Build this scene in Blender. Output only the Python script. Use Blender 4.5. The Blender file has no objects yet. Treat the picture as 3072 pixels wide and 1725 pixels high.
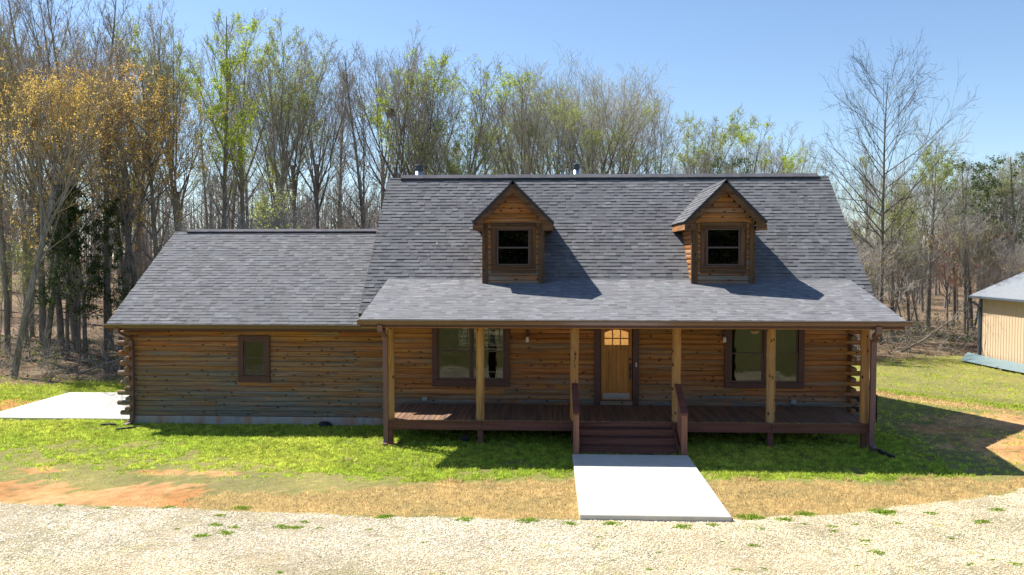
import bpy, math, random
import numpy as np
from mathutils import Vector, Matrix
R = math.radians
rng = np.random.default_rng(7)
random.seed(7)
scene = bpy.context.scene
COL = scene.collection

# ------------------------------------------------------------------ numpy noise
def _hash(ix, iy, seed):
    h = (ix.astype(np.int64) * 374761393 + iy.astype(np.int64) * 668265263 + seed * 974634777) & 0x7fffffff
    h = ((h ^ (h >> 13)) * 1274126177) & 0x7fffffff
    return ((h ^ (h >> 16)) & 0xffff) / 65535.0
def vnoise(x, y, seed=0):
    x = np.asarray(x, float); y = np.asarray(y, float)
    ix = np.floor(x); iy = np.floor(y); fx = x - ix; fy = y - iy
    fx = fx * fx * (3 - 2 * fx); fy = fy * fy * (3 - 2 * fy)
    a = _hash(ix, iy, seed); b = _hash(ix + 1, iy, seed); c = _hash(ix, iy + 1, seed); d = _hash(ix + 1, iy + 1, seed)
    return (a * (1 - fx) + b * fx) * (1 - fy) + (c * (1 - fx) + d * fx) * fy
def fbm(x, y, seed=0, octv=4):
    s = 0; a = .5; t = 0
    for o in range(octv):
        s = s + a * vnoise(np.asarray(x) * 2 ** o, np.asarray(y) * 2 ** o, seed + o * 17); t += a; a *= .5
    return s / t
def sstep(a, b, x):
    t = np.clip((x - a) / (b - a), 0, 1); return t * t * (3 - 2 * t)

# ------------------------------------------------------------------ mesh builder
class MB:
    """collects faces; every face carries a material slot and a tint (r,g,b)"""
    def __init__(self): self.v = []; self.f = []; self.m = []; self.t = []; self.cm = 0; self.ct = (.5, .5, .5)
    def add(self, vs, fs, mat=None, tint=None):
        o = len(self.v); self.v.extend([tuple(p) for p in vs])
        for f in fs:
            self.f.append([i + o for i in f]); self.m.append(self.cm if mat is None else mat); self.t.append(self.ct if tint is None else tint)
    def box(self, x0, x1, y0, y1, z0, z1, **k):
        v = [(x0, y0, z0), (x1, y0, z0), (x1, y1, z0), (x0, y1, z0), (x0, y0, z1), (x1, y0, z1), (x1, y1, z1), (x0, y1, z1)]
        self.add(v, [(0, 3, 2, 1), (4, 5, 6, 7), (0, 1, 5, 4), (1, 2, 6, 5), (2, 3, 7, 6), (3, 0, 4, 7)], **k)
    def bbox(self, x0, x1, y0, y1, z0, z1, b=.006, **k):
        """box with chamfered edges"""
        vs = []; idx = {}
        for sx in (0, 1):
            for sy in (0, 1):
                for sz in (0, 1):
                    for ax in range(3):
                        p = [x1 if sx else x0, y1 if sy else y0, z1 if sz else z0]
                        for a, s in ((0, sx), (1, sy), (2, sz)):
                            if a != ax: p[a] += -b if s else b
                        idx[(sx, sy, sz, ax)] = len(vs); vs.append(p)
        fs = []
        def q(*c): fs.append([idx[i] for i in c])
        for s in (0, 1):
            o = [(0, 0), (1, 0), (1, 1), (0, 1)]
            q(*[(s, a, b_, 0) for a, b_ in (o if s else o[::-1])])
            q(*[(a, s, b_, 1) for a, b_ in (o[::-1] if s else o)])
            q(*[(a, b_, s, 2) for a, b_ in (o if s else o[::-1])])
        for a in (0, 1):
            for c in (0, 1):
                e = [(0, a, c, 1), (1, a, c, 1), (1, a, c, 2), (0, a, c, 2)]; q(*(e if (a ^ c) else e[::-1]))
                e = [(a, 0, c, 0), (a, 1, c, 0), (a, 1, c, 2), (a, 0, c, 2)]; q(*(e[::-1] if (a ^ c) else e))
                e = [(a, c, 0, 0), (a, c, 1, 0), (a, c, 1, 1), (a, c, 0, 1)]; q(*(e if (a ^ c) else e[::-1]))
        for sx in (0, 1):
            for sy in (0, 1):
                for sz in (0, 1):
                    e = [(sx, sy, sz, 0), (sx, sy, sz, 1), (sx, sy, sz, 2)]; q(*(e if (sx + sy + sz) % 2 else e[::-1]))
        self.add(vs, fs, **k)
    def prism(self, poly, d, **k):
        """polygon (3-d points) extruded by vector d"""
        n = len(poly); a = [Vector(p) for p in poly]; b = [p + Vector(d) for p in a]
        fs = [list(range(n))[::-1], [n + i for i in range(n)]] + [(i, (i + 1) % n, n + (i + 1) % n, n + i) for i in range(n)]
        self.add(a + b, fs, **k)
    def tube(self, pts, rad, s=8, cap=True, twist=0, squash=None, **k):
        pts = [Vector(p) for p in pts]; n = len(pts)
        if not hasattr(rad, '__len__'): rad = [rad] * n
        vs = []; up = Vector((0, 0, 1))
        for i, p in enumerate(pts):
            t = (pts[min(i + 1, n - 1)] - pts[max(i - 1, 0)]).normalized()
            u = t.cross(up) if abs(t.z) < .95 else t.cross(Vector((0, 1, 0)))
            u.normalize(); w = u.cross(t).normalized()
            for j in range(s):
                a = 2 * math.pi * (j + .5) / s + twist
                vs.append(p + (u * math.cos(a) + w * math.sin(a)) * rad[i])
        fs = [(i * s + j, i * s + (j + 1) % s, (i + 1) * s + (j + 1) % s, (i + 1) * s + j) for i in range(n - 1) for j in range(s)]
        if cap: fs += [list(range(s))[::-1], [(n - 1) * s + j for j in range(s)]]
        self.add(vs, fs, **k)
    def lathe(self, c, prof, s=16, axis='z', **k):
        vs = []
        for r, h in prof:
            for j in range(s):
                a = 2 * math.pi * j / s
                p = (r * math.cos(a), r * math.sin(a), h)
                if axis == 'y': p = (p[0], -p[2], p[1])
                if axis == 'x': p = (p[2], p[0], p[1])
                vs.append((c[0] + p[0], c[1] + p[1], c[2] + p[2]))
        n = len(prof)
        fs = [(i * s + j, i * s + (j + 1) % s, (i + 1) * s + (j + 1) % s, (i + 1) * s + j) for i in range(n - 1) for j in range(s)]
        fs += [list(range(s))[::-1], [(n - 1) * s + j for j in range(s)]]
        self.add(vs, fs, **k)
    def mesh(self, name, mats, smooth=False):
        me = bpy.data.meshes.new(name); me.from_pydata([tuple(p) for p in self.v], [], self.f)
        for m in mats: me.materials.append(m)
        me.polygons.foreach_set('material_index', self.m)
        at = me.attributes.new('tint', 'FLOAT_COLOR', 'FACE')
        c = np.ones((len(self.f), 4), np.float32); c[:, :3] = self.t; at.data.foreach_set('color', c.ravel())
        if smooth: me.polygons.foreach_set('use_smooth', [True] * len(self.f))
        me.update(); return me
    def build(self, name, mats, parent=None, smooth=False):
        if not isinstance(mats, (list, tuple)): mats = [mats]
        return link(name, self.mesh(name, mats, smooth), parent)

def link(name, data, parent=None):
    o = bpy.data.objects.new(name, data); COL.objects.link(o)
    if parent is not None:
        o.parent = parent
        w = parent.location.copy()
        if parent.parent: w = w + parent.parent.location
        o.location = -w                      # geometry is written in world coordinates
    return o
def tag(o, label=None, cat=None, group=None, kind=None):
    if label: o['label'] = label
    if cat: o['category'] = cat
    if group: o['group'] = group
    if kind: o['kind'] = kind
    return o
def empty(name, loc, label, cat, group=None):
    o = bpy.data.objects.new(name, None); COL.objects.link(o); o.location = loc
    return tag(o, label, cat, group)
def raw_mesh(name, V, F, mats, col=None, mi=None, smooth=False, k=3):
    """numpy mesh: V (n,3), F (m,k); col per face (m,3)"""
    me = bpy.data.meshes.new(name); n = len(V); m = len(F)
    me.vertices.add(n); me.vertices.foreach_set('co', np.asarray(V, np.float32).ravel())
    me.loops.add(m * k); me.loops.foreach_set('vertex_index', np.asarray(F, np.int32).ravel())
    me.polygons.add(m); me.polygons.foreach_set('loop_start', np.arange(0, m * k, k, dtype=np.int32))
    me.update(calc_edges=True)
    for q in mats: me.materials.append(q)
    if mi is not None: me.polygons.foreach_set('material_index', np.asarray(mi, np.int32))
    if col is not None:
        c = np.ones((m, 4), np.float32); c[:, :3] = col
        at = me.attributes.new('tint', 'FLOAT_COLOR', 'FACE'); at.data.foreach_set('color', c.ravel())
    if smooth: me.polygons.foreach_set('use_smooth', np.ones(m, bool))
    return me

# ------------------------------------------------------------------ materials
class NT:
    def __init__(self, name):
        self.m = bpy.data.materials.new(name); self.m.use_nodes = True
        self.n = self.m.node_tree.nodes; self.l = self.m.node_tree.links; self.n.clear()
        self.out = self.n.new('ShaderNodeOutputMaterial')
    def node(self, t, **k):
        x = self.n.new(t)
        for a, b in k.items():
            if a in ('ins',): continue
            setattr(x, a, b)
        for a, b in k.get('ins', {}).items(): self.set(x.inputs[a], b)
        return x
    def set(self, s, v):
        if isinstance(v, bpy.types.NodeSocket): self.l.new(v, s)
        elif isinstance(v, tuple) and s.type == 'RGBA' and len(v) == 3: s.default_value = v + (1,)
        else: s.default_value = v
    def pos(self, sx=1, sy=1, sz=1):
        tc = self.node('ShaderNodeTexCoord')
        mp = self.node('ShaderNodeMapping', ins={'Vector': tc.outputs['Object'], 'Scale': (sx, sy, sz)})
        return mp.outputs['Vector']
    def tint(self):
        a = self.node('ShaderNodeAttribute', attribute_name='tint'); return a.outputs['Color']
    def sep(self, c):
        s = self.node('ShaderNodeSeparateColor', ins={'Color': c}); return s.outputs
    def noise(self, vec, scale, detail=4, rough=.55, w=None):
        n = self.node('ShaderNodeTexNoise', noise_dimensions='4D' if w is not None else '3D', ins={'Vector': vec, 'Scale': scale, 'Detail': detail, 'Roughness': rough})
        if w is not None: self.set(n.inputs['W'], w)
        return n.outputs['Fac']
    def ramp(self, fac, stops):
        r = self.node('ShaderNodeValToRGB'); self.set(r.inputs['Fac'], fac); e = r.color_ramp.elements
        while len(e) < len(stops): e.new(.5)
        for q, (p, c) in zip(e, stops):
            q.position = p; q.color = (c, c, c, 1) if not hasattr(c, '__len__') else tuple(c) + (1,)
        return r.outputs['Color']
    def mix(self, f, a, b, mode='MIX'):
        x = self.node('ShaderNodeMix', data_type='RGBA', blend_type=mode)
        self.set(x.inputs[0], f); self.set(x.inputs[6], a); self.set(x.inputs[7], b); return x.outputs[2]
    def math(self, op, a, b=0.0, clamp=False):
        x = self.node('ShaderNodeMath', operation=op, use_clamp=clamp); self.set(x.inputs[0], a); self.set(x.inputs[1], b); return x.outputs[0]
    def bump(self, h, strength=.3, dist=.01):
        return self.node('ShaderNodeBump', ins={'Height': h, 'Strength': strength, 'Distance': dist}).outputs['Normal']
    def pbr(self, color, rough=.8, normal=None, metal=0., spec=.3):
        b = self.node('ShaderNodeBsdfPrincipled', ins={'Base Color': color, 'Roughness': rough, 'Metallic': metal, 'Specular IOR Level': spec})
        if normal is not None: self.set(b.inputs['Normal'], normal)
        self.l.new(b.outputs[0], self.out.inputs['Surface']); return self.m

def wood(name, axis, lo, hi, grey=(.2, .19, .18), weather=1.0, knots=True, gscale=22, rough=.75):
    """grain runs along the axis; tint r = board seed, tint g = weathering, tint b = lightness"""
    t = NT(name); s = [gscale] * 3; s['xyz'.index(axis)] = .9
    vec = t.pos(*s); c = t.sep(t.tint())
    w = t.math('MULTIPLY', c[0], 37.0)
    g1 = t.noise(vec, .55, 4, .6, w); g2 = t.noise(vec, 4.5, 3, .6, w)
    g = t.math('ADD', t.math('MULTIPLY', g1, .65), t.math('MULTIPLY', g2, .35))
    col = t.mix(t.ramp(g, [(.39, 0), (.60, 1)]), lo + (1,), hi + (1,))
    br = t.node('ShaderNodeHueSaturation', ins={'Color': col, 'Value': t.math('ADD', .55, t.math('MULTIPLY', c[2], .9)), 'Hue': t.math('ADD', .493, t.math('MULTIPLY', c[0], .016))})
    col = br.outputs['Color']
    if weather > 0:
        s2 = [5.5] * 3; s2['xyz'.index(axis)] = .45
        wn = t.noise(t.pos(*s2), 1.0, 5, .65, w)
        amt = t.math('MULTIPLY', t.math('ADD', c[1], t.math('MULTIPLY', t.math('SUBTRACT', wn, .5), 3.2)), weather, clamp=True)
        greyc = t.mix(t.ramp(g, [(.35, 0), (.65, 1)]), tuple(q * .45 for q in grey) + (1,), tuple(q * 1.35 for q in grey) + (1,))
        col = t.mix(amt, col, greyc)
    if knots:
        sx = t.node('ShaderNodeSeparateXYZ', ins={'Vector': t.pos()}).outputs
        al, ac = {'x': (0, 2), 'y': (1, 2), 'z': (2, 0)}[axis]
        kv = t.node('ShaderNodeCombineXYZ', ins={'X': t.math('ADD', t.math('MULTIPLY', sx[al], 3.1), t.math('MULTIPLY', c[0], 13.0)), 'Y': t.math('MULTIPLY', sx[ac], 5.6)}).outputs[0]
        vo = t.node('ShaderNodeTexVoronoi', voronoi_dimensions='2D', ins={'Vector': kv, 'Scale': 1.0, 'Randomness': 1.0})
        kc = t.sep(vo.outputs['Color'])
        on = t.math('GREATER_THAN', kc[0], .66)
        kn = t.math('MULTIPLY', t.ramp(vo.outputs['Distance'], [(.08, 1), (.17, 0)]), on)
        col = t.mix(t.math('MULTIPLY', kn, .9), col, (.024, .012, .006, 1))
    n = t.bump(g, .35, .004)
    return t.pbr(col, rough, n, spec=.25)

def paint(name, c, rough=.5, var=.25, scale=9, bump=.1, spec=.4, metal=0.):
    t = NT(name); v = t.pos()
    n = t.noise(v, scale, 5, .65); f = t.noise(v, scale * 14, 2, .6)
    k = t.math('ADD', t.math('MULTIPLY', n, .7), t.math('MULTIPLY', f, .3))
    col = t.mix(t.ramp(k, [(.32, 0), (.68, 1)]), tuple(q * (1 - var) for q in c) + (1,), tuple(min(1, q * (1 + var)) for q in c) + (1,))
    return t.pbr(col, rough, t.bump(f, bump, .003), metal, spec)

M = {}
LOG_LO, LOG_HI = (.18, .066, .018), (.46, .192, .056)
for ax in 'xyz':
    M['log_' + ax] = wood('log_wood_' + ax, ax, LOG_LO, LOG_HI, (.19, .18, .155))
M['post'] = wood('post_pine', 'z', (.27, .125, .032), (.50, .265, .085), (.3, .25, .17), .45, gscale=14)
M['dormer_trim_z'] = wood('weathered_trim_z', 'z', (.06, .026, .009), (.165, .08, .033), (.085, .065, .05), .55)
M['dormer_trim_x'] = wood('weathered_trim_x', 'x', (.06, .026, .009), (.165, .08, .033), (.085, .065, .05), .55)
M['deck'] = wood('deck_stain', 'y', (.15, .08, .045), (.29, .165, .092), (.115, .105, .105), .45, knots=False, gscale=16)
M['stain_x'] = wood('red_stain_x', 'x', (.115, .042, .032), (.205, .082, .06), (.12, .1, .1), .2, knots=False)
M['stain_z'] = wood('red_stain_z', 'z', (.21, .088, .055), (.36, .16, .10), (.12, .1, .1), .15, knots=False)
M['door'] = wood('door_wood', 'z', (.29, .105, .02), (.50, .215, .048), (.3, .2, .12), .1, knots=False, gscale=18, rough=.45)
M['brown'] = paint('brown_trim', (.085, .035, .03), .55, .2)
M['sash'] = paint('brown_sash', (.10, .062, .056), .45, .12)
M['gutter'] = paint('brown_gutter', (.13, .062, .05), .25, .12, spec=.8)
M['downspout'] = paint('brown_downspout', (.16, .085, .085), .4, .15, spec=.5)
M['black'] = paint('black_metal', (.012, .012, .013), .4, .2)
M['blackplastic'] = paint('black_plastic', (.015, .015, .018), .5, .2)
M['white'] = paint('white_plastic', (.7, .7, .68), .4, .08)
M['greybox'] = paint('grey_plastic', (.3, .31, .31), .5, .1)
M['zinc'] = paint('zinc_pipe', (.35, .42, .5), .35, .15, metal=.6)
M['zincdark'] = paint('dark_zinc', (.06, .07, .08), .5, .3, metal=.3)
M['blind'] = paint('roller_blind', (.50, .50, .33), .8, .05)
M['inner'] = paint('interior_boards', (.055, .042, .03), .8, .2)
M['lip'] = paint('lip_sun_glare', (.62, .56, .5), .35, .2, metal=.2)  # pale colour paints the sun glare onto the brown gutter lip
M['ceiling'] = wood('ceiling_boards', 'x', (.30, .15, .045), (.48, .27, .1), weather=0, knots=False)
M['fanwood'] = paint('fan_brown', (.035, .016, .01), .45, .2)
M['steelkick'] = paint('kick_plate', (.32, .30, .30), .4, .1, metal=.4)
M['felt'] = paint('roof_edge', (.03, .03, .034), .8, .3)

def shingle_mat():
    t = NT('roof_shingles'); v = t.pos(); c = t.tint()
    sp = t.noise(v, 160, 2, .7); st = t.noise(t.pos(.5, 1.6, 1.6), .9, 5, .6); st2 = t.noise(t.pos(3, .7, .7), 1, 4, .6)
    k = t.math('ADD', .6, t.math('MULTIPLY', sp, .8))
    col = t.mix(1.0, c, t.node('ShaderNodeCombineColor', ins={'Red': k, 'Green': k, 'Blue': k}).outputs[0], 'MULTIPLY')
    k2 = t.ramp(t.math('ADD', t.math('MULTIPLY', st, .6), t.math('MULTIPLY', st2, .4)), [(.3, .86), (.7, 1.12)])
    col = t.mix(1.0, col, k2, 'MULTIPLY')
    return t.pbr(col, .95, t.bump(sp, .5, .004), spec=.15)
M['shingle'] = shingle_mat()

def concrete_mat(name, c, stain=None):
    t = NT(name); v = t.pos(); n = t.noise(v, 1.3, 6, .6); f = t.noise(v, 60, 3, .7)
    k = t.math('ADD', t.math('MULTIPLY', n, .6), t.math('MULTIPLY', f, .4))
    col = t.mix(t.ramp(k, [(.3, 0), (.7, 1)]), tuple(q * .86 for q in c) + (1,), tuple(min(1, q * 1.06) for q in c) + (1,))
    if stain:
        s = t.noise(t.pos(1.6, 1.6, .5), 1.2, 5, .65)
        col = t.mix(t.ramp(s, [(.46, 0), (.62, 1)]), col, stain[0] + (1,))
        s = t.noise(t.pos(2.4, 2.4, .7), 1.7, 5, .65)
        col = t.mix(t.ramp(s, [(.52, 0), (.66, .8)]), col, stain[1] + (1,))
    return t.pbr(col, .9, t.bump(f, .25, .004), spec=.2)
M['concrete'] = concrete_mat('concrete', (.57, .555, .51), ((.53, .50, .43), (.50, .48, .43)))
M['foundation'] = concrete_mat('foundation_concrete', (.42, .39, .36), ((.44, .24, .15), (.27, .27, .27)))

def glass_mat():
    t = NT('window_glass')
    tr = t.node('ShaderNodeBsdfTransparent', ins={'Color': (.42, .46, .44)})
    n = t.bump(t.noise(t.pos(), 2.2, 2, .5), .25, .02)
    gl = t.node('ShaderNodeBsdfGlossy', ins={'Color': (.95, 1, .97), 'Roughness': .015, 'Normal': n})
    fr = t.node('ShaderNodeFresnel', ins={'IOR': 1.52})
    mx = t.node('ShaderNodeMixShader', ins={0: fr.outputs[0], 1: tr.outputs[0], 2: gl.outputs[0]})
    t.l.new(mx.outputs[0], t.out.inputs[0]); return t.m
M['glass'] = glass_mat()
def amber_mat():
    t = NT('lit_door_glass'); n = t.noise(t.pos(), 26, 3, .6)
    col = t.ramp(n, [(.3, (.62, .25, .05)), (.7, (.95, .52, .16))])
    b = t.node('ShaderNodeBsdfPrincipled', ins={'Base Color': (.3, .14, .03), 'Roughness': .15, 'Emission Color': col, 'Emission Strength': .36})
    t.l.new(b.outputs[0], t.out.inputs[0]); return t.m
M['amber'] = amber_mat()

def leafy(name, trans=.45, var=.35, rough=.6):
    """thin leaves or blades: colour from the tint attribute, light passes through"""
    t = NT(name); c = t.tint()
    d = t.node('ShaderNodeBsdfDiffuse', ins={'Color': c})
    tl = t.node('ShaderNodeBsdfTranslucent', ins={'Color': c})
    m = t.node('ShaderNodeMixShader', ins={0: trans, 1: d.outputs[0], 2: tl.outputs[0]})
    t.l.new(m.outputs[0], t.out.inputs[0]); return t.m
M['leaf'] = leafy('young_leaves', .5)
M['blade'] = leafy('grass_blades', .5)
def bark_mat(name, lo, hi):
    t = NT(name); n = t.noise(t.pos(9, 9, 2.2), 1, 5, .65); p = t.noise(t.pos(1.2, 1.2, .6), 1, 4, .6)
    k = t.math('ADD', t.math('MULTIPLY', n, .6), t.math('MULTIPLY', p, .4))
    return t.pbr(t.mix(t.ramp(k, [(.35, 0), (.65, 1)]), lo + (1,), hi + (1,)), .95, t.bump(n, .6, .03), spec=.1)
M['bark'] = bark_mat('tree_bark', (.095, .085, .075), (.36, .33, .29))
M['barkdark'] = bark_mat('dark_bark', (.07, .062, .054), (.27, .24, .21))
M['barkpale'] = bark_mat('pale_bark', (.12, .105, .09), (.34, .30, .26))
def twig_mat(name, c):
    t = NT(name); o = t.node('ShaderNodeObjectInfo')
    n = t.noise(t.pos(), 1.1, 3, .6)
    k = t.math('ADD', t.math('MULTIPLY', n, .8), t.math('MULTIPLY', o.outputs['Random'], .5))
    return t.pbr(t.mix(k, tuple(q * .5 for q in c) + (1,), tuple(q * 1.5 for q in c) + (1,)), .95, spec=.1)
M['twig'] = twig_mat('twigs', (.30, .27, .24))
M['twigdark'] = twig_mat('dark_twigs', (.10, .085, .075))
M['twigwarm'] = twig_mat('warm_twigs', (.33, .26, .19))
M['twigpale'] = twig_mat('pale_twigs', (.42, .385, .335))
def stone_mat():
    t = NT('gravel_stone'); c = t.tint(); n = t.noise(t.pos(), 90, 2, .6)
    k = t.ramp(n, [(.2, .75), (.8, 1.15)])
    return t.pbr(t.mix(1.0, c, k, 'MULTIPLY'), .9, spec=.2)
M['stone'] = stone_mat()
# ================================================================== HOUSE
XmL, XmR, XpL, XpR = -5.52, 9.37, -4.853, 8.861      # main and porch roof ends
Yr, Zr, Yb, Zb, Ye, Ze = 3.798, 7.762, .259, 4.367, -3.518, 3.436
Ygr, Zgr, Yge, Zge, XgL = 4.075, 5.952, -.482, 3.05, -13.17
XwL, XwR, XcL, Zd = -4.905, 8.862, -12.76, .66
YB, YGB = 7.6, 8.15
sm, sp, sg = (Zr - Zb) / (Yr - Yb), (Zb - Ze) / (Yb - Ye), (Zgr - Zge) / (Ygr - Yge)
def zmain(y): return Zr - sm * abs(y - Yr)
def zgar(y): return Zgr - sg * abs(y - Ygr)
def zporch(y): return Zb - sp * (Yb - y)
H = .1524
house = empty('log_house', (2.0, 3.8, 0.0), 'log house with a shingled roof, two gabled dormers, a front porch and lower side wing', 'house')

def log_course(mb, ax, fixed, sgn, a0, a1, z, tint, h=H, bulge=.023, back=.14):
    prof = [(-.006, 0.0), (bulge * .72, .07 * h), (bulge, .26 * h), (bulge, .74 * h), (bulge * .62, .92 * h), (-.006, h), (-back, h), (-back, 0)]
    if ax == 'x': poly = [(a0, fixed + sgn * (o - bulge), z + q) for o, q in prof]; d = (a1 - a0, 0, 0)
    else: poly = [(fixed + sgn * (o - bulge), a0, z + q) for o, q in prof]; d = (0, a1 - a0, 0)
    mb.prism(poly, d, tint=tint)
def log_wall(mb, ax, fixed, sgn, a0, a1, z0, z1, openings=(), clip=None, wx=lambda z: .2, light=lambda z: .5, h=H):
    n = int(round((z1 - z0) / h))
    for i in range(n):
        z = z0 + i * h; lo, hi = a0, a1
        if clip:
            lo, hi = clip(z + h, a0, a1)
            if hi - lo < .1: continue
        segs = [(lo, hi)]
        for (b0, b1, c0, c1) in openings:
            if z + h > c0 + .02 and z < c1 - .02:
                segs = [s for p in segs for s in ((p[0], min(p[1], b0)), (max(p[0], b1), p[1])) if s[1] - s[0] > .03]
        for s0, s1 in segs:
            x = s0
            while x < s1 - .01:
                e = x + random.uniform(2.2, 4.8)
                if s1 - e < .7: e = s1
                log_course(mb, ax, fixed, sgn, x, min(e, s1), z, (random.random(), min(1, max(0, wx(z + h / 2) + random.uniform(-.16, .16))), light(z + h / 2) + random.uniform(-.09, .09)), h)
                x = e
def butts(mb, x, y, dirv, z0, n, start, length=.30, r=.082, wx=lambda z: .3, each=None):
    """projecting log ends at a corner, every second course"""
    for i in range(start, n, 2):
        if each: mb = MB()
        z = z0 + (i + .5) * H; L = length * random.uniform(.86, 1.12); d = Vector(dirv)
        p = Vector((x, y, z)); q = p + d * L
        t = (random.random(), min(1, wx(z) + random.uniform(-.1, .1)), random.uniform(.3, .5))
        mb.tube([p - d * .1, q - d * .012, q], [r, r, r * .86], 12, tint=t)
        mb.tube([q + d * .0005, q + d * .004], [r * .84, r * .8], 12, tint=(t[0], t[1], .12))
        if each: mb.build('log_end', [each], house)

lo, la, lz = M['log_x'], M['log_y'], M['log_z']
# window and door openings in the front wall: x0, x1, z0, z1
W1, W2, DO, GW = (-3.36, -1.26, 1.33, 3.1), (5.26, 7.36, 1.30, 3.1), (1.45, 2.56, .66, 3.05), (-9.2, -8.52, 1.42, 2.56)
Zw0 = Zd - 2 * H - .02
# main front wall
b = MB()
wxm = lambda z: .62 * max(0, 1 - (z - .62) / .75) + .12
ltm = lambda z: .50 + .10 * sstep(1.6, 3.0, z)
nW = 19
log_wall(b, 'x', 0.0, -1, XwL + .15, XwR - .14, Zw0, Zw0 + nW * H, (W1, W2, DO), wx=wxm, light=ltm)
butts(b, XwR - .12, .06, (1, 0, 0), Zw0, nW, 0, .46, .074, wxm)
b.build('front_wall', [lo], house)
butts(None, XwR - .06, 0, (0, -1, 0), Zw0, nW, 1, .32, .086, lambda z: .35, la)
butts(None, XwL + .02, 0, (0, -1, 0), Zw0, nW, 1, .22, .078, lambda z: .35, la)
# gable walls, rear wall
def clip_main(z, a0, a1):
    hw = (Zr - .28 - z) / sm
    return max(a0, Yr - hw), min(a1, Yr + hw)
for nm, X, s in (('gable_wall', XwR, 1), ('gable_wall', XwL, -1)):
    b = MB(); log_wall(b, 'y', X, s, .15, YB, Zw0, 7.5, clip=clip_main, wx=lambda z: .25); b.build(nm, [la], house)
b = MB(); rw = [(-3.6, -1.1, 1.5, 2.9)]
log_wall(b, 'x', YB, 1, XwL + .15, XwR - .14, Zw0, Zw0 + 24 * H, rw); b.build('rear_wall', [lo], house)
for (x0, x1, z0, z1) in rw:
    f = MB(); f.box(x0, x1, YB - .1, YB, z0, z0 + .07); f.box(x0, x1, YB - .1, YB, z1 - .07, z1); f.box(x0, x0 + .07, YB - .1, YB, z0 + .07, z1 - .07); f.box(x1 - .07, x1, YB - .1, YB, z0 + .07, z1 - .07)
    n = 6
    for i in range(1, n): x = x0 + (x1 - x0) * i / n; f.box(x - .014, x + .014, YB - .06, YB - .03, z0 + .07, z1 - .07)
    for i in range(1, 4): z = z0 + (z1 - z0) * i / 4; f.box(x0 + .07, x1 - .07, YB - .065, YB - .061, z - .014, z + .014)
    f.build('rear_window', [M['sash']], house)
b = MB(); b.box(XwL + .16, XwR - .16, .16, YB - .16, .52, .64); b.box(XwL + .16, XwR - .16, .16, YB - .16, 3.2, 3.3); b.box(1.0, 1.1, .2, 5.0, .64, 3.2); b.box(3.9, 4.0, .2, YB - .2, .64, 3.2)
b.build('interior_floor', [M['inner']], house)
# wing: walls
Zg0 = .215; nG = 18
wxg = lambda z: .27 + .56 * (1 - sstep(.2, 2.5, z))
b = MB(); log_wall(b, 'x', 0.0, -1, XcL + .14, XwL - .001, Zg0, Zg0 + nG * H, (GW,), wx=wxg, light=lambda z: .42 + .1 * sstep(1.8, 2.9, z))
butts(b, XcL + .16, .065, (-1, 0, 0), Zg0, nG, 0, .50, .076, wxg); b.build('wing_front_wall', [lo], house)
butts(None, XcL + .07, 0, (0, -1, 0), Zg0, nG, 1, .26, .086, wxg, la)
def clip_gar(z, a0, a1):
    hw = (Zgr - .25 - z) / sg
    return max(a0, Ygr - hw), min(a1, Ygr + hw)
b = MB(); log_wall(b, 'y', XcL, -1, .15, YGB, Zg0, 5.8, clip=clip_gar); b.build('wing_gable_wall', [la], house)
b = MB(); log_wall(b, 'x', YGB, 1, XcL + .14, XwL, Zg0, 3.0); b.build('wing_rear_wall', [lo], house)
b = MB(); b.bbox(XcL + .04, XwL + .2, -.03, .2, -.35, Zg0 - .004, b=.012); b.box(XcL + .06, XcL + .26, .2, YGB - .05, -.35, Zg0 - .004); b.box(XcL + .26, XwL, .2, YGB, .1, .14)
b.box(XwL + .2, XwR - .05, .06, .3, -.35, Zw0 - .003)
b.build('foundation', [M['foundation']], house)

# ------------------------------------------------------------------ roofs
def shingles(mb, O, u, v, W, L, seed, e=.152, tone=1.0, skip=None, thk=1.):
    """overlapping shingle tabs laid in courses from the eave up"""
    rr = random.Random(seed); O = Vector(O); u = Vector(u).normalized(); v = Vector(v).normalized(); n = u.cross(v).normalized()
    if n.z < 0: n = -n
    nc = int(math.ceil(L / e))
    for j in range(nc):
        s0 = j * e; s1 = min((j + 1) * e, L); x = -rr.uniform(0, .3)
        while x < W:
            w = rr.choice((.13, .16, .18, .2, .24, .3)); x0 = max(x, 0.0); x1 = min(x + w, W); x += w
            if x1 - x0 < .02: continue
            if skip and skip(x0 + O.x, s0): continue
            th = thk * rr.choice((.011, .016, .021, .024)); jl = rr.uniform(-.004, .004)
            if x1 > W - .3 or x0 < .3: jl = 0
            q = rr.random()
            if q < .14: base = (.126, .126, .135)
            elif q < .60: base = (.148, .148, .158)
            elif q < .92: base = (.162, .163, .173)
            else: base = (.186, .188, .199)
            k = tone * rr.uniform(.92, 1.08); tn = tuple(a * k * (1 + rr.uniform(-.02, .02)) for a in base)
            A = O + u * x0 + v * (s0 + jl); B = O + u * x1 + v * (s0 + jl); C_ = O + u * x1 + v * (s1 + .02); D = O + u * x0 + v * (s1 + .02)
            mb.add([A + n * th, B + n * th, C_ + n * .003, D + n * .003, A - n * .002, B - n * .002, D - n * .004, C_ - n * .004],
                   [(0, 1, 2, 3), (4, 0, 3, 6), (5, 7, 2, 1)], tint=tn)
            mb.f.append([len(mb.v) - 4, len(mb.v) - 3, len(mb.v) - 7, len(mb.v) - 8]); mb.m.append(1); mb.t.append(tn)
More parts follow.
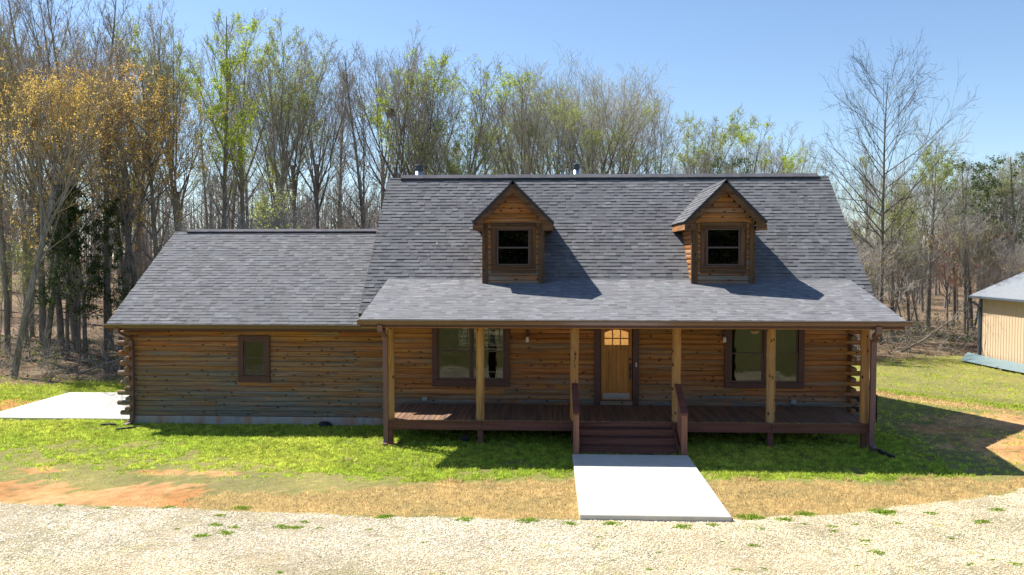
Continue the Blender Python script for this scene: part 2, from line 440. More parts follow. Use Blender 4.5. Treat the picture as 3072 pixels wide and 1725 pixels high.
def slab(mb, O, u, v, W, L, th, mat, off=.006):
    O = Vector(O); u = Vector(u).normalized(); v = Vector(v).normalized(); n = u.cross(v).normalized()
    if n.z < 0: n = -n
    p = [O - n * off, O + u * W - n * off, O + u * W + v * L - n * off, O + v * L - n * off]
    mb.prism(p, -n * th, mat=mat, tint=(.5, .5, .5))
def ridge(name, parent, x0, x1, y, z, s, w=.16, lift=.05):
    m = MB(); rr = random.Random(3); x = x0
    while x < x1:
        e = min(x + .25, x1); k = rr.uniform(.85, 1.1); c = (.13 * k, .128 * k, .145 * k)
        dz = w * s; l0 = lift + rr.uniform(0, .006)
        for sg_ in (-1, 1):
            A = (x, y, z + l0); B = (e + .01, y, z + l0 - .004); C_ = (e + .01, y + sg_ * w, z - dz + l0 - .004); D = (x, y + sg_ * w, z - dz + l0)
            dn = Vector((0, 0, -l0 * .9)) if sg_ < 0 else Vector((0, 0, -l0 * .9))
            m.add([A, B, C_, D], [(0, 1, 2, 3)], tint=c)
            m.add([C_, D, Vector(D) + dn, Vector(C_) + dn], [(0, 1, 2, 3)], mat=1)
        x = e
    for xx in (x0, x1):
        m.add([(xx, y, z + lift - .006), (xx, y - w, z - w * s + lift - .006), (xx, y - w, z - w * s), (xx, y + w, z - w * s), (xx, y + w, z - w * s + lift - .006)], [(0, 1, 2, 3, 4)], mat=1)
    return m.build(name, [M['shingle'], M['felt']], parent)
SH = [M['shingle'], M['felt'], M['dormer_trim_x']]
YM = -.76; vm = (0, 1, sm); lm = math.hypot(Yr - YM, sm * (Yr - YM))
m = MB(); Om = (XmL, YM, zmain(YM))
def skm(x, s): return XpL + .1 < x < XpR - .35 and s < (Yb - .32 - YM) * 1.385
shingles(m, Om, (1, 0, 0), vm, XmR - XmL, lm, 11, skip=skm, tone=.95); slab(m, (XmL, -.05, zmain(-.05)), (1, 0, 0), vm, XmR - XmL, math.hypot(Yr + .05, sm * (Yr + .05)), .14, 1)  # same shingles, darker tone paints in the weaker sun on this steep slope
for xa, xb in ((XmL, XpL + .02), (XpR - .02, XmR)): slab(m, (xa, YM, zmain(YM)), (1, 0, 0), vm, xb - xa, (-.05 - YM) * math.hypot(1, sm), .14, 1)
Orr = (XmL, YB + .35, zmain(YB + .35)); lr = math.hypot(YB + .35 - Yr, sm * (YB + .35 - Yr))
shingles(m, Orr, (1, 0, 0), (0, -1, sm), XmR - XmL, lr, 12); slab(m, Orr, (1, 0, 0), (0, -1, sm), XmR - XmL, lr, .14, 1)
main_roof = m.build('main_roof', SH, house)
ridge('ridge_cap', main_roof, XmL + .45, XmR - .36, Yr, Zr + .005, sm, .13, .10)
m = MB(); Op = (XpL, Ye, Ze); lp = math.hypot(Yb - Ye, Zb - Ze)
shingles(m, Op, (1, 0, 0), (0, 1, sp), XpR - XpL, lp + .02, 13, tone=1.15, thk=.36); slab(m, Op, (1, 0, 0), (0, 1, sp), XpR - XpL, lp, .10, 1)  # same shingles, lighter tone paints in the stronger sun on the porch slope
porch_roof = m.build('porch_roof', SH, house)
m = MB(); Og = (XgL, Yge, Zge); lg = math.hypot(Ygr - Yge, Zgr - Zge)
shingles(m, Og, (1, 0, 0), (0, 1, sg), XwL - .02 - XgL, lg, 14, tone=1.05, thk=.75); slab(m, Og, (1, 0, 0), (0, 1, sg), XwL - .02 - XgL, lg, .12, 1)  # front slope tone lifted a little, its sunlight put into the shingle colour
Oq = (XgL, 2 * Ygr - Yge, Zge); shingles(m, Oq, (1, 0, 0), (0, -1, sg), XwL - .02 - XgL, lg, 15); slab(m, Oq, (1, 0, 0), (0, -1, sg), XwL - .02 - XgL, lg, .12, 1)
wing_roof = m.build('wing_roof', SH, house)
ridge('ridge_cap', wing_roof, XgL + .48, XwL - .03, Ygr, Zgr + .005, sg, .14, .075)
# fascia boards and soffits
m = MB()
m.box(XpL + .02, XpR - .02, Ye + .03, Ye + .06, Ze - .20, Ze - .035)
m.box(XgL + .02, XpL - .01, Yge + .03, Yge + .06, Zge - .20, Zge - .035)
m.box(XgL + .3, XwL, Yge + .06, .02, Zge - .19, Zge - .165)
for X in (XpL + .01, XpR - .04):
    m.prism([(X, Ye + .06, Ze - .2), (X, Ye + .06, Ze - .11), (X, Yb, Zb - .13), (X, Yb, Zb - .25)], (.03, 0, 0))
for X in (XmL + .01, XmR - .04):
    for s in (-1, 1):
        y1 = Yr + s * (Yr + .34); m.prism([(X, Yr, Zr - .22), (X, Yr, Zr - .4), (X, y1, zmain(y1) - .4), (X, y1, zmain(y1) - .22)], (.03, 0, 0))
for s in (-1, 1):
    y1 = Ygr + s * (Ygr - Yge - .07); m.prism([(XgL + .01, Ygr, Zgr - .17), (XgL + .01, Ygr, Zgr - .33), (XgL + .01, y1, zgar(y1) - .3), (XgL + .01, y1, zgar(y1) - .17)], (.03, 0, 0))
m.build('fascia', [M['brown']], house)
m = MB()
for i in range(14):
    y0 = Ye + .08 + i * .25; y1 = min(y0 + .244, -.04)
    if y1 <= y0: break
    m.prism([(XpL + .05, y0, zporch(y0) - .24), (XpL + .05, y1, zporch(y1) - .24), (XpL + .05, y1, zporch(y1) - .22), (XpL + .05, y0, zporch(y0) - .22)], (XpR - XpL - .1, 0, 0), tint=(random.random(), .1, .5))
m.build('porch_ceiling', [M['ceiling']], house)

# gutters: open trough with a rolled lip
def gutter(x0, x1, yb, zt):
    m = MB(); w, d, t = .125, .115, .006
    pr = [(0, 0), (0, -d), (-.085, -d), (-w, -.035), (-w - .016, -.012), (-w - .016, .002), (-w + .016, .006), (-w + .016, -.003), (-w - .004, -.012), (-w + .006, -.037), (-.08, -d + t), (-t, -d + t), (-t, 0)]
    m.prism([(x0, yb + a, zt + c) for a, c in pr], (x1 - x0, 0, 0))
    for x in (x0, x1): m.prism([(x - .004, yb, zt), (x - .004, yb, zt - d), (x - .004, yb - .085, zt - d), (x - .004, yb - w, zt - .035), (x - .004, yb - w, zt)], (.008, 0, 0))
    g = m.build('gutter', [M['gutter']], house)
    m = MB(); m.box(x0, x1, yb - w - .014, yb - w + .014, zt + .0065, zt + .0095); m.build('lip', [M['lip']], g)  # added pale strip, sun glare along the lip put into its colour
    return g
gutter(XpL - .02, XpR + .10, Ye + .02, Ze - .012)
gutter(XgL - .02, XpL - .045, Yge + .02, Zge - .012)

# downspouts
def pipe(path, w=.05, d=.035, n=4):
    m = MB(); r = math.hypot(w, d)
    pts = [Vector(p) for p in path]; vs = []; k = len(pts)
    for i, p in enumerate(pts):
        t = (pts[min(i + 1, k - 1)] - pts[max(i - 1, 0)]).normalized()
        u = Vector((1, 0, 0)); u = (u - t * u.dot(t)).normalized() if abs(t.x) < .9 else Vector((0, 0, 1)); q = u.cross(t).normalized()
        for a, c in ((-1, -1), (1, -1), (1, 1), (-1, 1)): vs.append(p + u * a * w + q * c * d)
    fs = [(i * 4 + j, i * 4 + (j + 1) % 4, (i + 1) * 4 + (j + 1) % 4, (i + 1) * 4 + j) for i in range(k - 1) for j in range(4)] + [(3, 2, 1, 0), tuple((k - 1) * 4 + j for j in range(4))]
    m.add(vs, fs); return m
zt = Ze - .13; y = Ye - .05
p = pipe([(-4.30, y, zt), (-4.30, y + .02, zt - .13), (-4.31, y + .35, zt - .24), (XpL + .47, -2.62, zt - .36), (XpL + .48, -2.55, zt - .5), (XpL + .49, -2.54, 1.2), (XpL + .49, -2.54, .14), (XpL + .49, -2.58, .03), (XpL + .48, -2.68, .0)], .062, .045)
for z in (2.9, .75): p.box(XpL + .42, XpL + .56, -2.59, -2.48, z, z + .035)
p.build('downspout', [M['downspout']], house)
xr = 8.45
p = pipe([(8.17, y, zt), (8.17, y + .02, zt - .16), (8.2, y + .3, zt - .27), (xr + .03, -2.66, zt - .37), (xr, -2.56, zt - .5), (xr, -2.54, 1.2), (xr - .02, -2.54, .2), (xr - .03, -2.62, .08), (xr - .03, -2.78, .04)], .068, .048)
for z in (2.85, .75): p.box(xr - .085, xr + .085, -2.6, -2.49, z, z + .035)
p.build('downspout', [M['downspout']], house)
p = pipe([(-12.82, Yge - .05, Zge - .12), (-12.82, Yge - .03, Zge - .26), (-12.7, -.2, Zge - .42), (-12.63, -.105, Zge - .56), (-12.62, -.1, 1.4), (-12.63, -.1, .12), (-12.65, -.15, .02), (-12.73, -.36, -.03)], .06, .045)
for z in (2.2, .5): p.box(-12.7, -12.54, -.155, -.05, z, z + .03)
p.build('downspout', [M['downspout']], house)

# ------------------------------------------------------------------ windows
def window(x0, x1, z0, z1, ts, tb, units, zmid, yf=-.035, sash_m='sash', trim_m='brown', blinds=False, par=house, fw=.05, tt=None, name='window', hung=True):
    """x0..z1 outer trim; units = list of clear openings"""
    m = MB(); tt = ts if tt is None else tt
    m.bbox(x0, x0 + ts, yf - .035, yf + .08, z0 + tb, z1, b=.005); m.bbox(x1 - ts, x1, yf - .035, yf + .08, z0 + tb, z1, b=.005)
    m.bbox(x0, x1, yf - .045, yf + .08, z0, z0 + tb - .002, b=.006); m.bbox(x0 + ts + .001, x1 - ts - .001, yf - .03, yf + .08, z1 - tt, z1 - .002, b=.005)
    us = sorted(units)
    for a, c in zip(us[:-1], us[1:]): m.bbox(a[1] + .001, c[0] - .001, yf - .02, yf + .08, z0 + tb, z1 - tt, b=.004)
    w = m.build(name, [M[trim_m]], par)
    for (a, c) in us:
        zb, zt_ = z0 + tb, z1 - tt
        s = MB(); g = MB()
        for (s0, s1, yo) in ((zb, zmid + .02, .02), (zmid - .02, zt_, .045)) if hung else ((zb, zt_, .02),):
            yy = yf + yo
            s.bbox(a, a + fw, yy - .018, yy + .02, s0, s1, b=.004); s.bbox(c - fw, c, yy - .018, yy + .02, s0, s1, b=.004)
            s.bbox(a + fw, c - fw, yy - .016, yy + .02, s0, s0 + fw * (1.15 if s0 == zb else .8), b=.004); s.bbox(a + fw, c - fw, yy - .016, yy + .02, s1 - fw * .8, s1, b=.004)
            g.box(a + fw - .01, c - fw + .01, yy, yy + .004, s0 + .03, s1 - .03)
        s.build('sash', [M[sash_m]], w); g.build('pane', [M['glass']], w)
        if blinds:
            q = MB(); q.box(a + .02, c - .02, yf + .17, yf + .175, zmid - .03, zt_ + .05); q.tube([(a + .02, yf + .172, zmid - .035), (c - .02, yf + .172, zmid - .035)], .012, 6); q.build('blind', [M['blind']], w)
    return w
window(-3.47, -1.15, 1.18, 3.12, .165, .21, [(-3.30, -2.32), (-2.27, -1.32)], 2.23, fw=.045)
window(5.16, 7.46, 1.19, 3.12, .165, .17, [(5.33, 6.28), (6.35, 7.29)], 2.21, blinds=True, fw=.045)
window(-9.35, -8.39, 1.27, 2.67, .16, .19, [(-9.185, -8.555)], 2.0, fw=.04)

# ------------------------------------------------------------------ front door
yd = .02
tr = MB(); tr.bbox(1.35, 1.53, -.075, .06, Zd + .003, 3.10, b=.006); tr.bbox(2.475, 2.655, -.075, .06, Zd + .003, 3.10, b=.006); tr.bbox(1.532, 2.473, -.07, .06, 2.94, 3.10, b=.006)
door = MB(); dx0, dx1, z0, z1 = 1.545, 2.46, .80, 2.93
door.cm = 0
def tt(): return (random.random(), .05, random.uniform(.45, .6))
zl = 2.44
door.bbox(dx0, dx0 + .11, yd - .02, yd + .025, z0, z1, b=.004, tint=tt()); door.bbox(dx1 - .11, dx1, yd - .02, yd + .025, z0, z1, b=.004, tint=tt())
door.bbox(dx0 + .11, dx1 - .11, yd - .02, yd + .025, z0, z0 + .24, b=.004, tint=tt()); door.bbox(dx0 + .11, dx1 - .11, yd - .019, yd + .025, zl - .17, zl, b=.004, tint=tt())
npl = 6; pw = (dx1 - dx0 - .22) / npl
for i in range(npl): door.bbox(dx0 + .11 + i * pw, dx0 + .11 + (i + 1) * pw, yd - .004, yd + .018, z0 + .23, zl - .16, b=.006, tint=tt())
arc = [(dx0 + .11 + (dx1 - dx0 - .22) * i / 14, yd - .019, 2.80 + .09 * math.sin(math.pi * i / 14) ** .8) for i in range(15)]
door.prism([(dx0 + .11, yd - .019, z1)] + arc + [(dx1 - .11, yd - .019, z1)], (0, .044, 0), tint=tt())
for x in (dx0 + .11 + (dx1 - dx0 - .22) / 3, dx0 + .11 + (dx1 - dx0 - .22) * 2 / 3): door.bbox(x - .017, x + .017, yd - .016, yd + .02, zl, 2.9, b=.004, tint=tt())
door.bbox(dx0 + .11, dx1 - .11, yd - .0155, yd + .0195, 2.615, 2.65, b=.004, tint=tt())
d = door.build('front_door', [M['door']], house)
tr.build('door_trim', [M['brown']], house)
q = MB(); q.box(dx0 + .1, dx1 - .1, yd + .002, yd + .008, zl - .01, 2.9); q.build('door_glass', [M['amber']], d)
q = MB(); q.bbox(dx0 + .06, dx1 - .06, yd - .026, yd - .021, z0 + .03, z0 + .21, b=.002); q.build('kick_plate', [M['steelkick']], d)
q = MB(); hx = dx1 - .055
q.lathe((hx, yd - .02, 2.02), [(.034, 0), (.034, .016), (.02, .028)], 14, 'y')
q.bbox(hx - .032, hx + .032, yd - .036, yd - .021, 1.70, 1.90, b=.006); q.tube([(hx, yd - .03, 1.75), (hx, yd - .085, 1.72), (hx, yd - .09, 1.6), (hx, yd - .08, 1.5), (hx, yd - .022, 1.47)], [.014, .016, .018, .016, .014], 8); q.bbox(hx - .022, hx + .022, yd - .034, yd - .021, 1.41, 1.52, b=.005)
q.build('handle', [M['black']], d)
q = MB(); q.bbox(1.532, 2.473, -.10, .05, Zd + .004, .79, b=.012, tint=(.4, .75, .6)); q.build('threshold', [lo], house)
q = MB(); q.bbox(2.56, 2.595, -.092, -.0755, 1.80, 1.93, b=.005); q.build('doorbell', [M['white']], house)

# ------------------------------------------------------------------ porch
PX = [-4.29, -1.84, .69, 3.40, 5.88, 8.33]
m = MB(); x = -4.42; Yf = -2.45
while x < 8.46:
    e = min(x + .146, 8.47); m.bbox(x + .004, e - .004, Yf, -.045, Zd - .032, Zd + random.uniform(-.003, .002), b=.004, tint=(random.random(), random.uniform(.3, .7), random.uniform(.4, .6))); x += .146
m.build('porch_deck', [M['deck']], house)
m = MB()
for a, c in zip([-4.38, -1.79, .70], [-1.80, .69, 3.4]): m.bbox(a, c, Yf + .03, Yf + .07, Zd - .28, Zd - .036, b=.005, tint=(random.random(), .2, .5))
for a, c in zip([3.41, 5.89], [5.88, 8.43]): m.bbox(a, c, Yf + .03, Yf + .07, Zd - .28, Zd - .036, b=.005, tint=(random.random(), .2, .5))
for X in (-4.40, 8.41): m.bbox(X, X + .04, Yf + .075, -.06, Zd - .28, Zd - .036, b=.005)
for y in (-1.8, -1.2, -.6): m.box(-4.35, 8.40, y, y + .04, Zd - .24, Zd - .037)
m.build('porch_skirt', [M['stain_x']], house)
posts = []
for i, X in enumerate(PX):
    m = MB(); r0 = .112; rr = random.Random(i); pts = []; rad = []
    nz = 14
    for k in range(nz + 1):
        z = Zd - .02 + (3.2 - Zd) * k / nz; pts.append((X + rr.uniform(-.006, .006), -2.31 + rr.uniform(-.006, .006), z)); rad.append(r0 * rr.uniform(.95, 1.05) * math.sqrt(1.12))
    m.tube(pts, rad, 8, twist=0, tint=(rr.random(), .15 + .3 * rr.random(), .5)); posts.append(m.build('porch_post', [M['post']], house))
    m = MB(); m.bbox(X - .075, X + .075, -2.37, -2.24, -.35, Zd - .29, b=.006, tint=(rr.random(), .2, .5)); m.build('support_post', [M['stain_x']], house)
m = MB(); m.bbox(XpL + .35, XpR - .35, -2.41, -2.21, 3.19, 3.42, b=.008, tint=(.3, .1, .5)); m.build('porch_beam', [M['ceiling']], house)
# house number on the third post, digits one above the other
for k, ch in enumerate('171'):
    cu = bpy.data.curves.new('house_number', 'FONT'); cu.body = ch; cu.size = .19; cu.extrude = .004; cu.align_x = 'CENTER'; cu.materials.append(M['black'])
    tmp = bpy.data.objects.new('tmp', cu); COL.objects.link(tmp); me = bpy.data.meshes.new_from_object(tmp); bpy.data.objects.remove(tmp); me.name = 'house_number'
    o = link('house_number', me, posts[2]); o.rotation_euler = (R(90), 0, 0)
    o.location = Vector((.70, -2.432, 2.40 - k * .165))

# stairs: three treads below the deck, solid risers and side stringers
m = MB(); sx0, sx1 = .82, 3.27; rise = Zd / 4; run = .295
for i in range(4):
    ya = Yf + .028 - i * run; zt_ = Zd - i * rise
    m.bbox(sx0, sx1, ya - .022, ya - .002, zt_ - rise + .002, zt_ - .036, b=.004, tint=(random.random(), .15, .55))
    if i < 3: m.bbox(sx0 - .0, sx1 + .0, ya - run - .03, ya - .024, zt_ - rise - .034, zt_ - rise, b=.006, tint=(random.random(), .25, .45))
for X in (sx0 - .042, sx1 + .002): m.prism([(X, Yf + .02, Zd - .04), (X, Yf + .02, .05), (X, Yf - 3 * run - .02, -.03), (X, Yf - 3 * run - .02, .17)], (.04, 0, 0), tint=(.5, .2, .4))
m.build('stairs', [M['stain_x']], house)
Yn = -3.55
for X in (.70, 3.41):
    m = MB(); m.prism([(X - .085, Yf - .02, 1.63), (X + .085, Yf - .02, 1.63), (X + .085, Yn - .10, 1.065), (X - .085, Yn - .10, 1.065)], (0, 0, .045), tint=(.3, .2, .42))
    h = m.build('handrail', [M['stain_x']], house)
    m = MB(); m.bbox(X - .072, X + .072, Yn - .072, Yn + .072, -.1, 1.058, b=.008, tint=(random.random(), .1, .6)); m.build('newel_post', [M['stain_z']], h)
    for k in range(1, 8):
        y = Yf - .02 + (Yn - Yf) * k / 8.4; zt_ = 1.62 + (y - Yf) * .47
        m = MB(); m.bbox(X - .019, X + .019, y - .019, y + .019, .36 + (y - Yf) * .47, zt_ - .01, b=.003, tint=(random.random(), .1, .5)); m.build('baluster', [M['stain_z']], h)
    m = MB(); m.prism([(X - .02, Yf - .02, .36), (X + .02, Yf - .02, .36), (X + .02, Yn + .08, -.10 + .0), (X - .02, Yn + .08, -.10)], (0, 0, .08), tint=(.3, .2, .42)); m.build('bottom_rail', [M['stain_x']], h)
# lamps, outlets, fans
for X, z in ((-.63, 2.70), (5.13, 2.72)):
    m = MB(); m.bbox(X - .055, X + .055, -.10, -.037, z - .01, z + .17, b=.008); m.tube([(X, -.1, z + .06), (X, -.14, z + .05), (X, -.145, z - .02)], .016, 8)
    l = m.build('wall_lamp', [M['brown']], house)
    m = MB(); m.lathe((X, -.145, z - .18), [(.025, 0), (.047, .012), (.052, .06), (.048, .11), (.034, .145), (.034, .165)], 14); m.build('glass_jar', [M['white']], l, True)
for X in (-3.69, 7.16):
    m = MB(); m.bbox(X - .075, X + .075, -.105, -.036, .745, .87, b=.012); m.build('wall_outlet', [M['greybox']], house)
for X, ph, bowl in ((-1.62, .15, False), (5.72, .5, True)):
    m = MB(); zf = 3.06; m.lathe((X, -1.25, zf - .03), [(.06, -.02), (.11, 0), (.12, .06), (.08, .12), (.02, .14), (.02, .42)], 16)
    f = m.build('ceiling_fan', [M['fanwood']], house)
    for k in range(5):
        a = ph + k * 2 * math.pi / 5; u = Vector((math.cos(a), math.sin(a), 0)); q = Vector((-math.sin(a), math.cos(a), .2)).normalized(); c = Vector((X, -1.25, zf))
        m = MB(); m.prism([c + u * .1 - q * .03, c + u * .24 - q * .055, c + u * .64 - q * .07, c + u * .68, c + u * .64 + q * .07, c + u * .24 + q * .055, c + u * .1 + q * .03], (0, 0, .01)); m.build('blade', [M['fanwood']], f)
    if bowl:
        m = MB(); m.lathe((X, -1.25, zf - .17), [(.02, 0), (.08, .02), (.115, .07), (.12, .11)], 16); m.build('lamp_bowl', [paint('amber_bowl', (.45, .33, .17), .3, .1)], f, True)

# ------------------------------------------------------------------ dormers
def dormer(cx):
    hw = .885; yw = -.19; Yo = -.52; ap = 7.235; ov = 1.185; ez = ap - ov        # wall half width, wall plane, overhang front, apex, eave half width
    b = MB(); z0 = zporch(yw) - .06; n = int((ap - .2 - z0) / H)
    op = [(cx - .50, cx + .50, 4.76, 5.86)]
    def clip(z, a0, a1):
        w = ap - .17 - z; return max(a0, cx - w), min(a1, cx + w)
    log_wall(b, 'x', yw, -1, cx - hw, cx + hw, z0, z0 + n * H, op, clip, wx=lambda z: .55 * (1 - sstep(4.3, 5.5, z)) + .08, light=lambda z: .46 + .05 * sstep(5, 6, z))
    for s in (-1, 1):
        X = cx + s * hw; zz = z0; ya1 = lambda z: Yb + (z - Zb) / sm + .12
        bb = b
        for i in range(int((6.1 - z0) / H)):
            z = z0 + i * H; y1 = max(yw + .12, ya1(z) + .1)
            prof = [(0, 0), (.022, .12 * H), (.036, .36 * H), (.036, .64 * H), (.022, .88 * H), (0, H), (-.1, H), (-.1, 0)]
            bb.prism([(X + s * (o - .036), yw + .05, z + q) for o, q in prof], (0, y1 - yw, 0), mat=1, tint=(random.random(), random.uniform(0, .15), random.uniform(.5, .65)))
    d = b.build('dormer', [lo, la], house)
    # roof: two shingled slopes running back into the main slope
    yback = Yb + (ap - Zb) / sm + .15; m = MB(); r2 = math.sqrt(.5); L = ov / r2; W = yback - Yo
    for s in (-1, 1):
        u = (0, 1, 0); v = (-s, 0, 1); O = (cx + s * ov, Yo, ez)
        shingles(m, O, u, v, W, L, int(cx * 10) + s, tone=1.05); slab(m, O, u, v, W, L, .075, 1)
    rf = m.build('dormer_roof', [M['shingle'], M['felt']], d)
    m = MB(); x = Yo + .02
    while x < yback - .4:
        k = random.uniform(.8, 1.1)
        for s in (-1, 1): m.add([(cx, x, ap + .035), (cx, x + .26, ap + .03), (cx + s * .13, x + .26, ap - .10), (cx + s * .13, x, ap - .095)], [(0, 1, 2, 3)], tint=(.13 * k, .13 * k, .145 * k))
        x += .25
    m.build('dormer_ridge', [M['shingle']], d)
    # rake boards with boxed returns, side fascia, soffit
    m = MB(); t0 = .105; wd = .235
    for s in (-1, 1):
        a = lambda px, pz: (cx + s * px, Yo + .012, pz)
        e = ov - .02
        m.prism([a(0, ap - t0), a(e, ap - t0 - e), a(e, ap - t0 - e - .16), a(hw - .03, ap - t0 - e - .16), a(hw - .03, ap - t0 - wd - hw + .03), a(0, ap - t0 - wd)][::s], (0, .035, 0), tint=(random.random(), .25, .5))
        X = cx + s * (ov - .02); m.prism([(X, Yo + .05, ez - .075), (X, Yo + .05, ez - .225), (X, Yb + (ez - Zb) / sm + .2, ez - .225), (X, Yb + (ez - Zb) / sm + .2, ez - .075)], (-s * .03, 0, 0), mat=1, tint=(random.random(), .05, .65))
        m.prism([(cx + s * (hw - .0), Yo + .05, ez - .222), (cx + s * (ov - .05), Yo + .05, ez - .222), (cx + s * (ov - .05), Yb + (ez - Zb) / sm + .1, ez - .222), (cx + s * (hw - .0), Yb + (ez - Zb) / sm + .1, ez - .222)][::s], (0, 0, .02), tint=(.5, .1, .35))
    m.build('rake_board', [M['dormer_trim_x'], la], d)
    for s in (-1, 1):
        m = MB(); x0, x1 = sorted((cx + s * (hw + .006), cx + s * (hw - .145))); m.bbox(x0, x1, yw - .026, yw + .03, zporch(yw) - .04, ez - .06, b=.005, tint=(random.random(), .6, .38))
        xa, xb = sorted((cx + s * (hw + .03), cx + s * (hw + .008))); m.bbox(xa, xb, yw - .02, yw + .1, zporch(yw) - .04, ez - .2, b=.004, tint=(random.random(), .2, .6)); m.build('corner_board', [M['dormer_trim_z']], d)
    # window
    m = MB(); yf = yw - .02
    m.bbox(cx - .66, cx - .49, yf - .028, yf + .06, 4.79, 5.86, b=.004, tint=(.2, .35, .45)); m.build('window_trim', [M['dormer_trim_z']], d); m = MB(); m.bbox(cx + .49, cx + .66, yf - .028, yf + .06, 4.79, 5.86, b=.004, tint=(.6, .35, .45)); m.build('window_trim', [M['dormer_trim_z']], d)
    m = MB(); m.bbox(cx - .66, cx + .66, yf - .03, yf + .06, 5.863, 6.03, b=.004, tint=(.8, .3, .45)); m.build('window_header', [M['dormer_trim_x']], d); m = MB(); m.bbox(cx - .66, cx + .66, yf - .028, yf + .05, 4.565, 4.735, b=.004, tint=(.4, .4, .42)); m.bbox(cx - .67, cx + .67, yf - .06, yf + .06, 4.738, 4.787, b=.006, tint=(.1, .6, .55)); m.build('window_sill', [M['dormer_trim_x']], d)
    s = MB(); g = MB()
    for (s0, s1, yo) in ((4.79, 5.33, .02), (5.295, 5.86, .045)):
        yy = yf + yo; a, c, fw = cx - .488, cx + .488, .048
        s.bbox(a, a + fw, yy - .018, yy + .02, s0, s1, b=.004); s.bbox(c - fw, c, yy - .018, yy + .02, s0, s1, b=.004); s.bbox(a + fw, c - fw, yy - .016, yy + .02, s0, s0 + .045, b=.004); s.bbox(a + fw, c - fw, yy - .016, yy + .02, s1 - .04, s1, b=.004)
        g.box(a + fw - .01, c - fw + .01, yy, yy + .004, s0 + .03, s1 - .03)
    s.build('window_sash', [M['sash']], d); g.build('window_pane', [M['glass']], d)
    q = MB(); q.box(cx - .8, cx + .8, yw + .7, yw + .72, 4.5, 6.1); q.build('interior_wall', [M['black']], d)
dormer(-1.045); dormer(5.06)

# vent pipes behind the ridge
def vent(X, r, name, z1, base):
    y = 4.45; m = MB(); m.lathe((X, y, 7.0), [(r, 0), (r, z1 - 7.0 - .14)], 16)
    if base: m.prism([(X - .38, y - .36, 7.62), (X + .38, y - .36, 7.62), (X + .38, y + .36, 7.0), (X - .38, y + .36, 7.0)], (0, 0, .25), mat=1)
    v = m.build(name, [M['zinc'], M['zincdark']], house, True)
    c = MB(); c.lathe((X, y, z1 - .15), [(r * 1.12, 0), (r * 1.16, .03), (r * 1.16, .1), (r * 1.05, .13), (r * 1.05, .145), (r * 1.22, .15), (r * 1.22, .175), (r * .3, .2)], 16); c.build('vent_cap', [M['zincdark']], v, True)
vent(-4.57, .135, 'vent_pipe', 8.24, True); vent(.95, .105, 'vent_pipe', 8.25, False)
for (px, s, w) in ((-3.55, 1.35, .06), (-3.77, .98, .035), (-3.72, .82, .03)):
    y = .0 + s; z = zmain(y) + .024; m = MB(); m.add([(px, y, z), (px + w, y + .01, z + .01), (px + w * .8, y + .07, z + .07 * sm + .003), (px + .01, y + .06, z + .06 * sm + .003)], [(0, 1, 2, 3)]); m.build('roof_scuff', [paint('pale_scuff', (.34, .34, .36), .9, .2)], house)
# ================================================================== CAMERA
F_PX, PITCH, YAW, CY, CZ = 2033.8, 2.011, 2.606, -23.954, 4.976
cam = bpy.data.cameras.new('camera'); co = bpy.data.objects.new('camera', cam); COL.objects.link(co)
cam.sensor_width = 36; cam.lens = F_PX * 36 / 2575; cam.clip_end = 3000; cam.clip_start = .2
co.location = (0, CY, CZ); co.rotation_euler = (R(90 - PITCH), 0, R(YAW)); scene.camera = co
def bx(px, Y):
    """x of a thing that stands at depth Y in the direction of a column of the photo"""
    x = (px - 1287.5) / F_PX; c, s = math.cos(R(YAW)), math.sin(R(YAW)); return (Y - CY) * (x * c - s) / (x * s + c)
def bh(py, Y): return CZ + (Y - CY) * (652 - py) / F_PX

# ================================================================== GROUND
GX = [-60, -40, -25, -18, -11.3, -6.1, .5, 3.6, 5.5, 6.8, 8.3, 9.7, 10.4, 14, 20, 30, 60]
GY = [-2, -3.8, -6.2, -7.4, -7.95, -8.35, -8.55, -8.4, -8.1, -7.5, -7., -6.35, -5.95, -4, -.5, 4, 15]
TX = [-8.7, -8.1, -5.6, -4.65, -3.35, -.7, .55, 3.6, 5.2, 6.4, 7.5, 8.7, 9.8, 10.7, 14, 20]
TY = [-7.9, -7.44, -7.03, -6.83, -6.28, -5.83, -5.71, -5.7, -5.65, -5.5, -5.7, -5.15, -5.25, -5.2, -3.3, .4]
FX = [-90, -40, -20.7, -17.5, -12, -5, 5, 10, 17, 22, 30, 90]
FY = [3, 5., 7., 8., 9.5, 11, 13, 14.5, 16.7, 19, 21, 30]
DTX = [-20, -14, -12.3, -10.6, -9.8, -9, -8.6, -7.6, -6.9]
DTY = [-5.6, -6., -6.15, -6.5, -6.7, -6.45, -6.15, -6.5, -7.3]
def yf(x): return np.interp(x, FX, FY)
def blob(x, y, cx, cy, rx, ry): return 1 - np.hypot((x - cx) / rx, (y - cy) / ry)
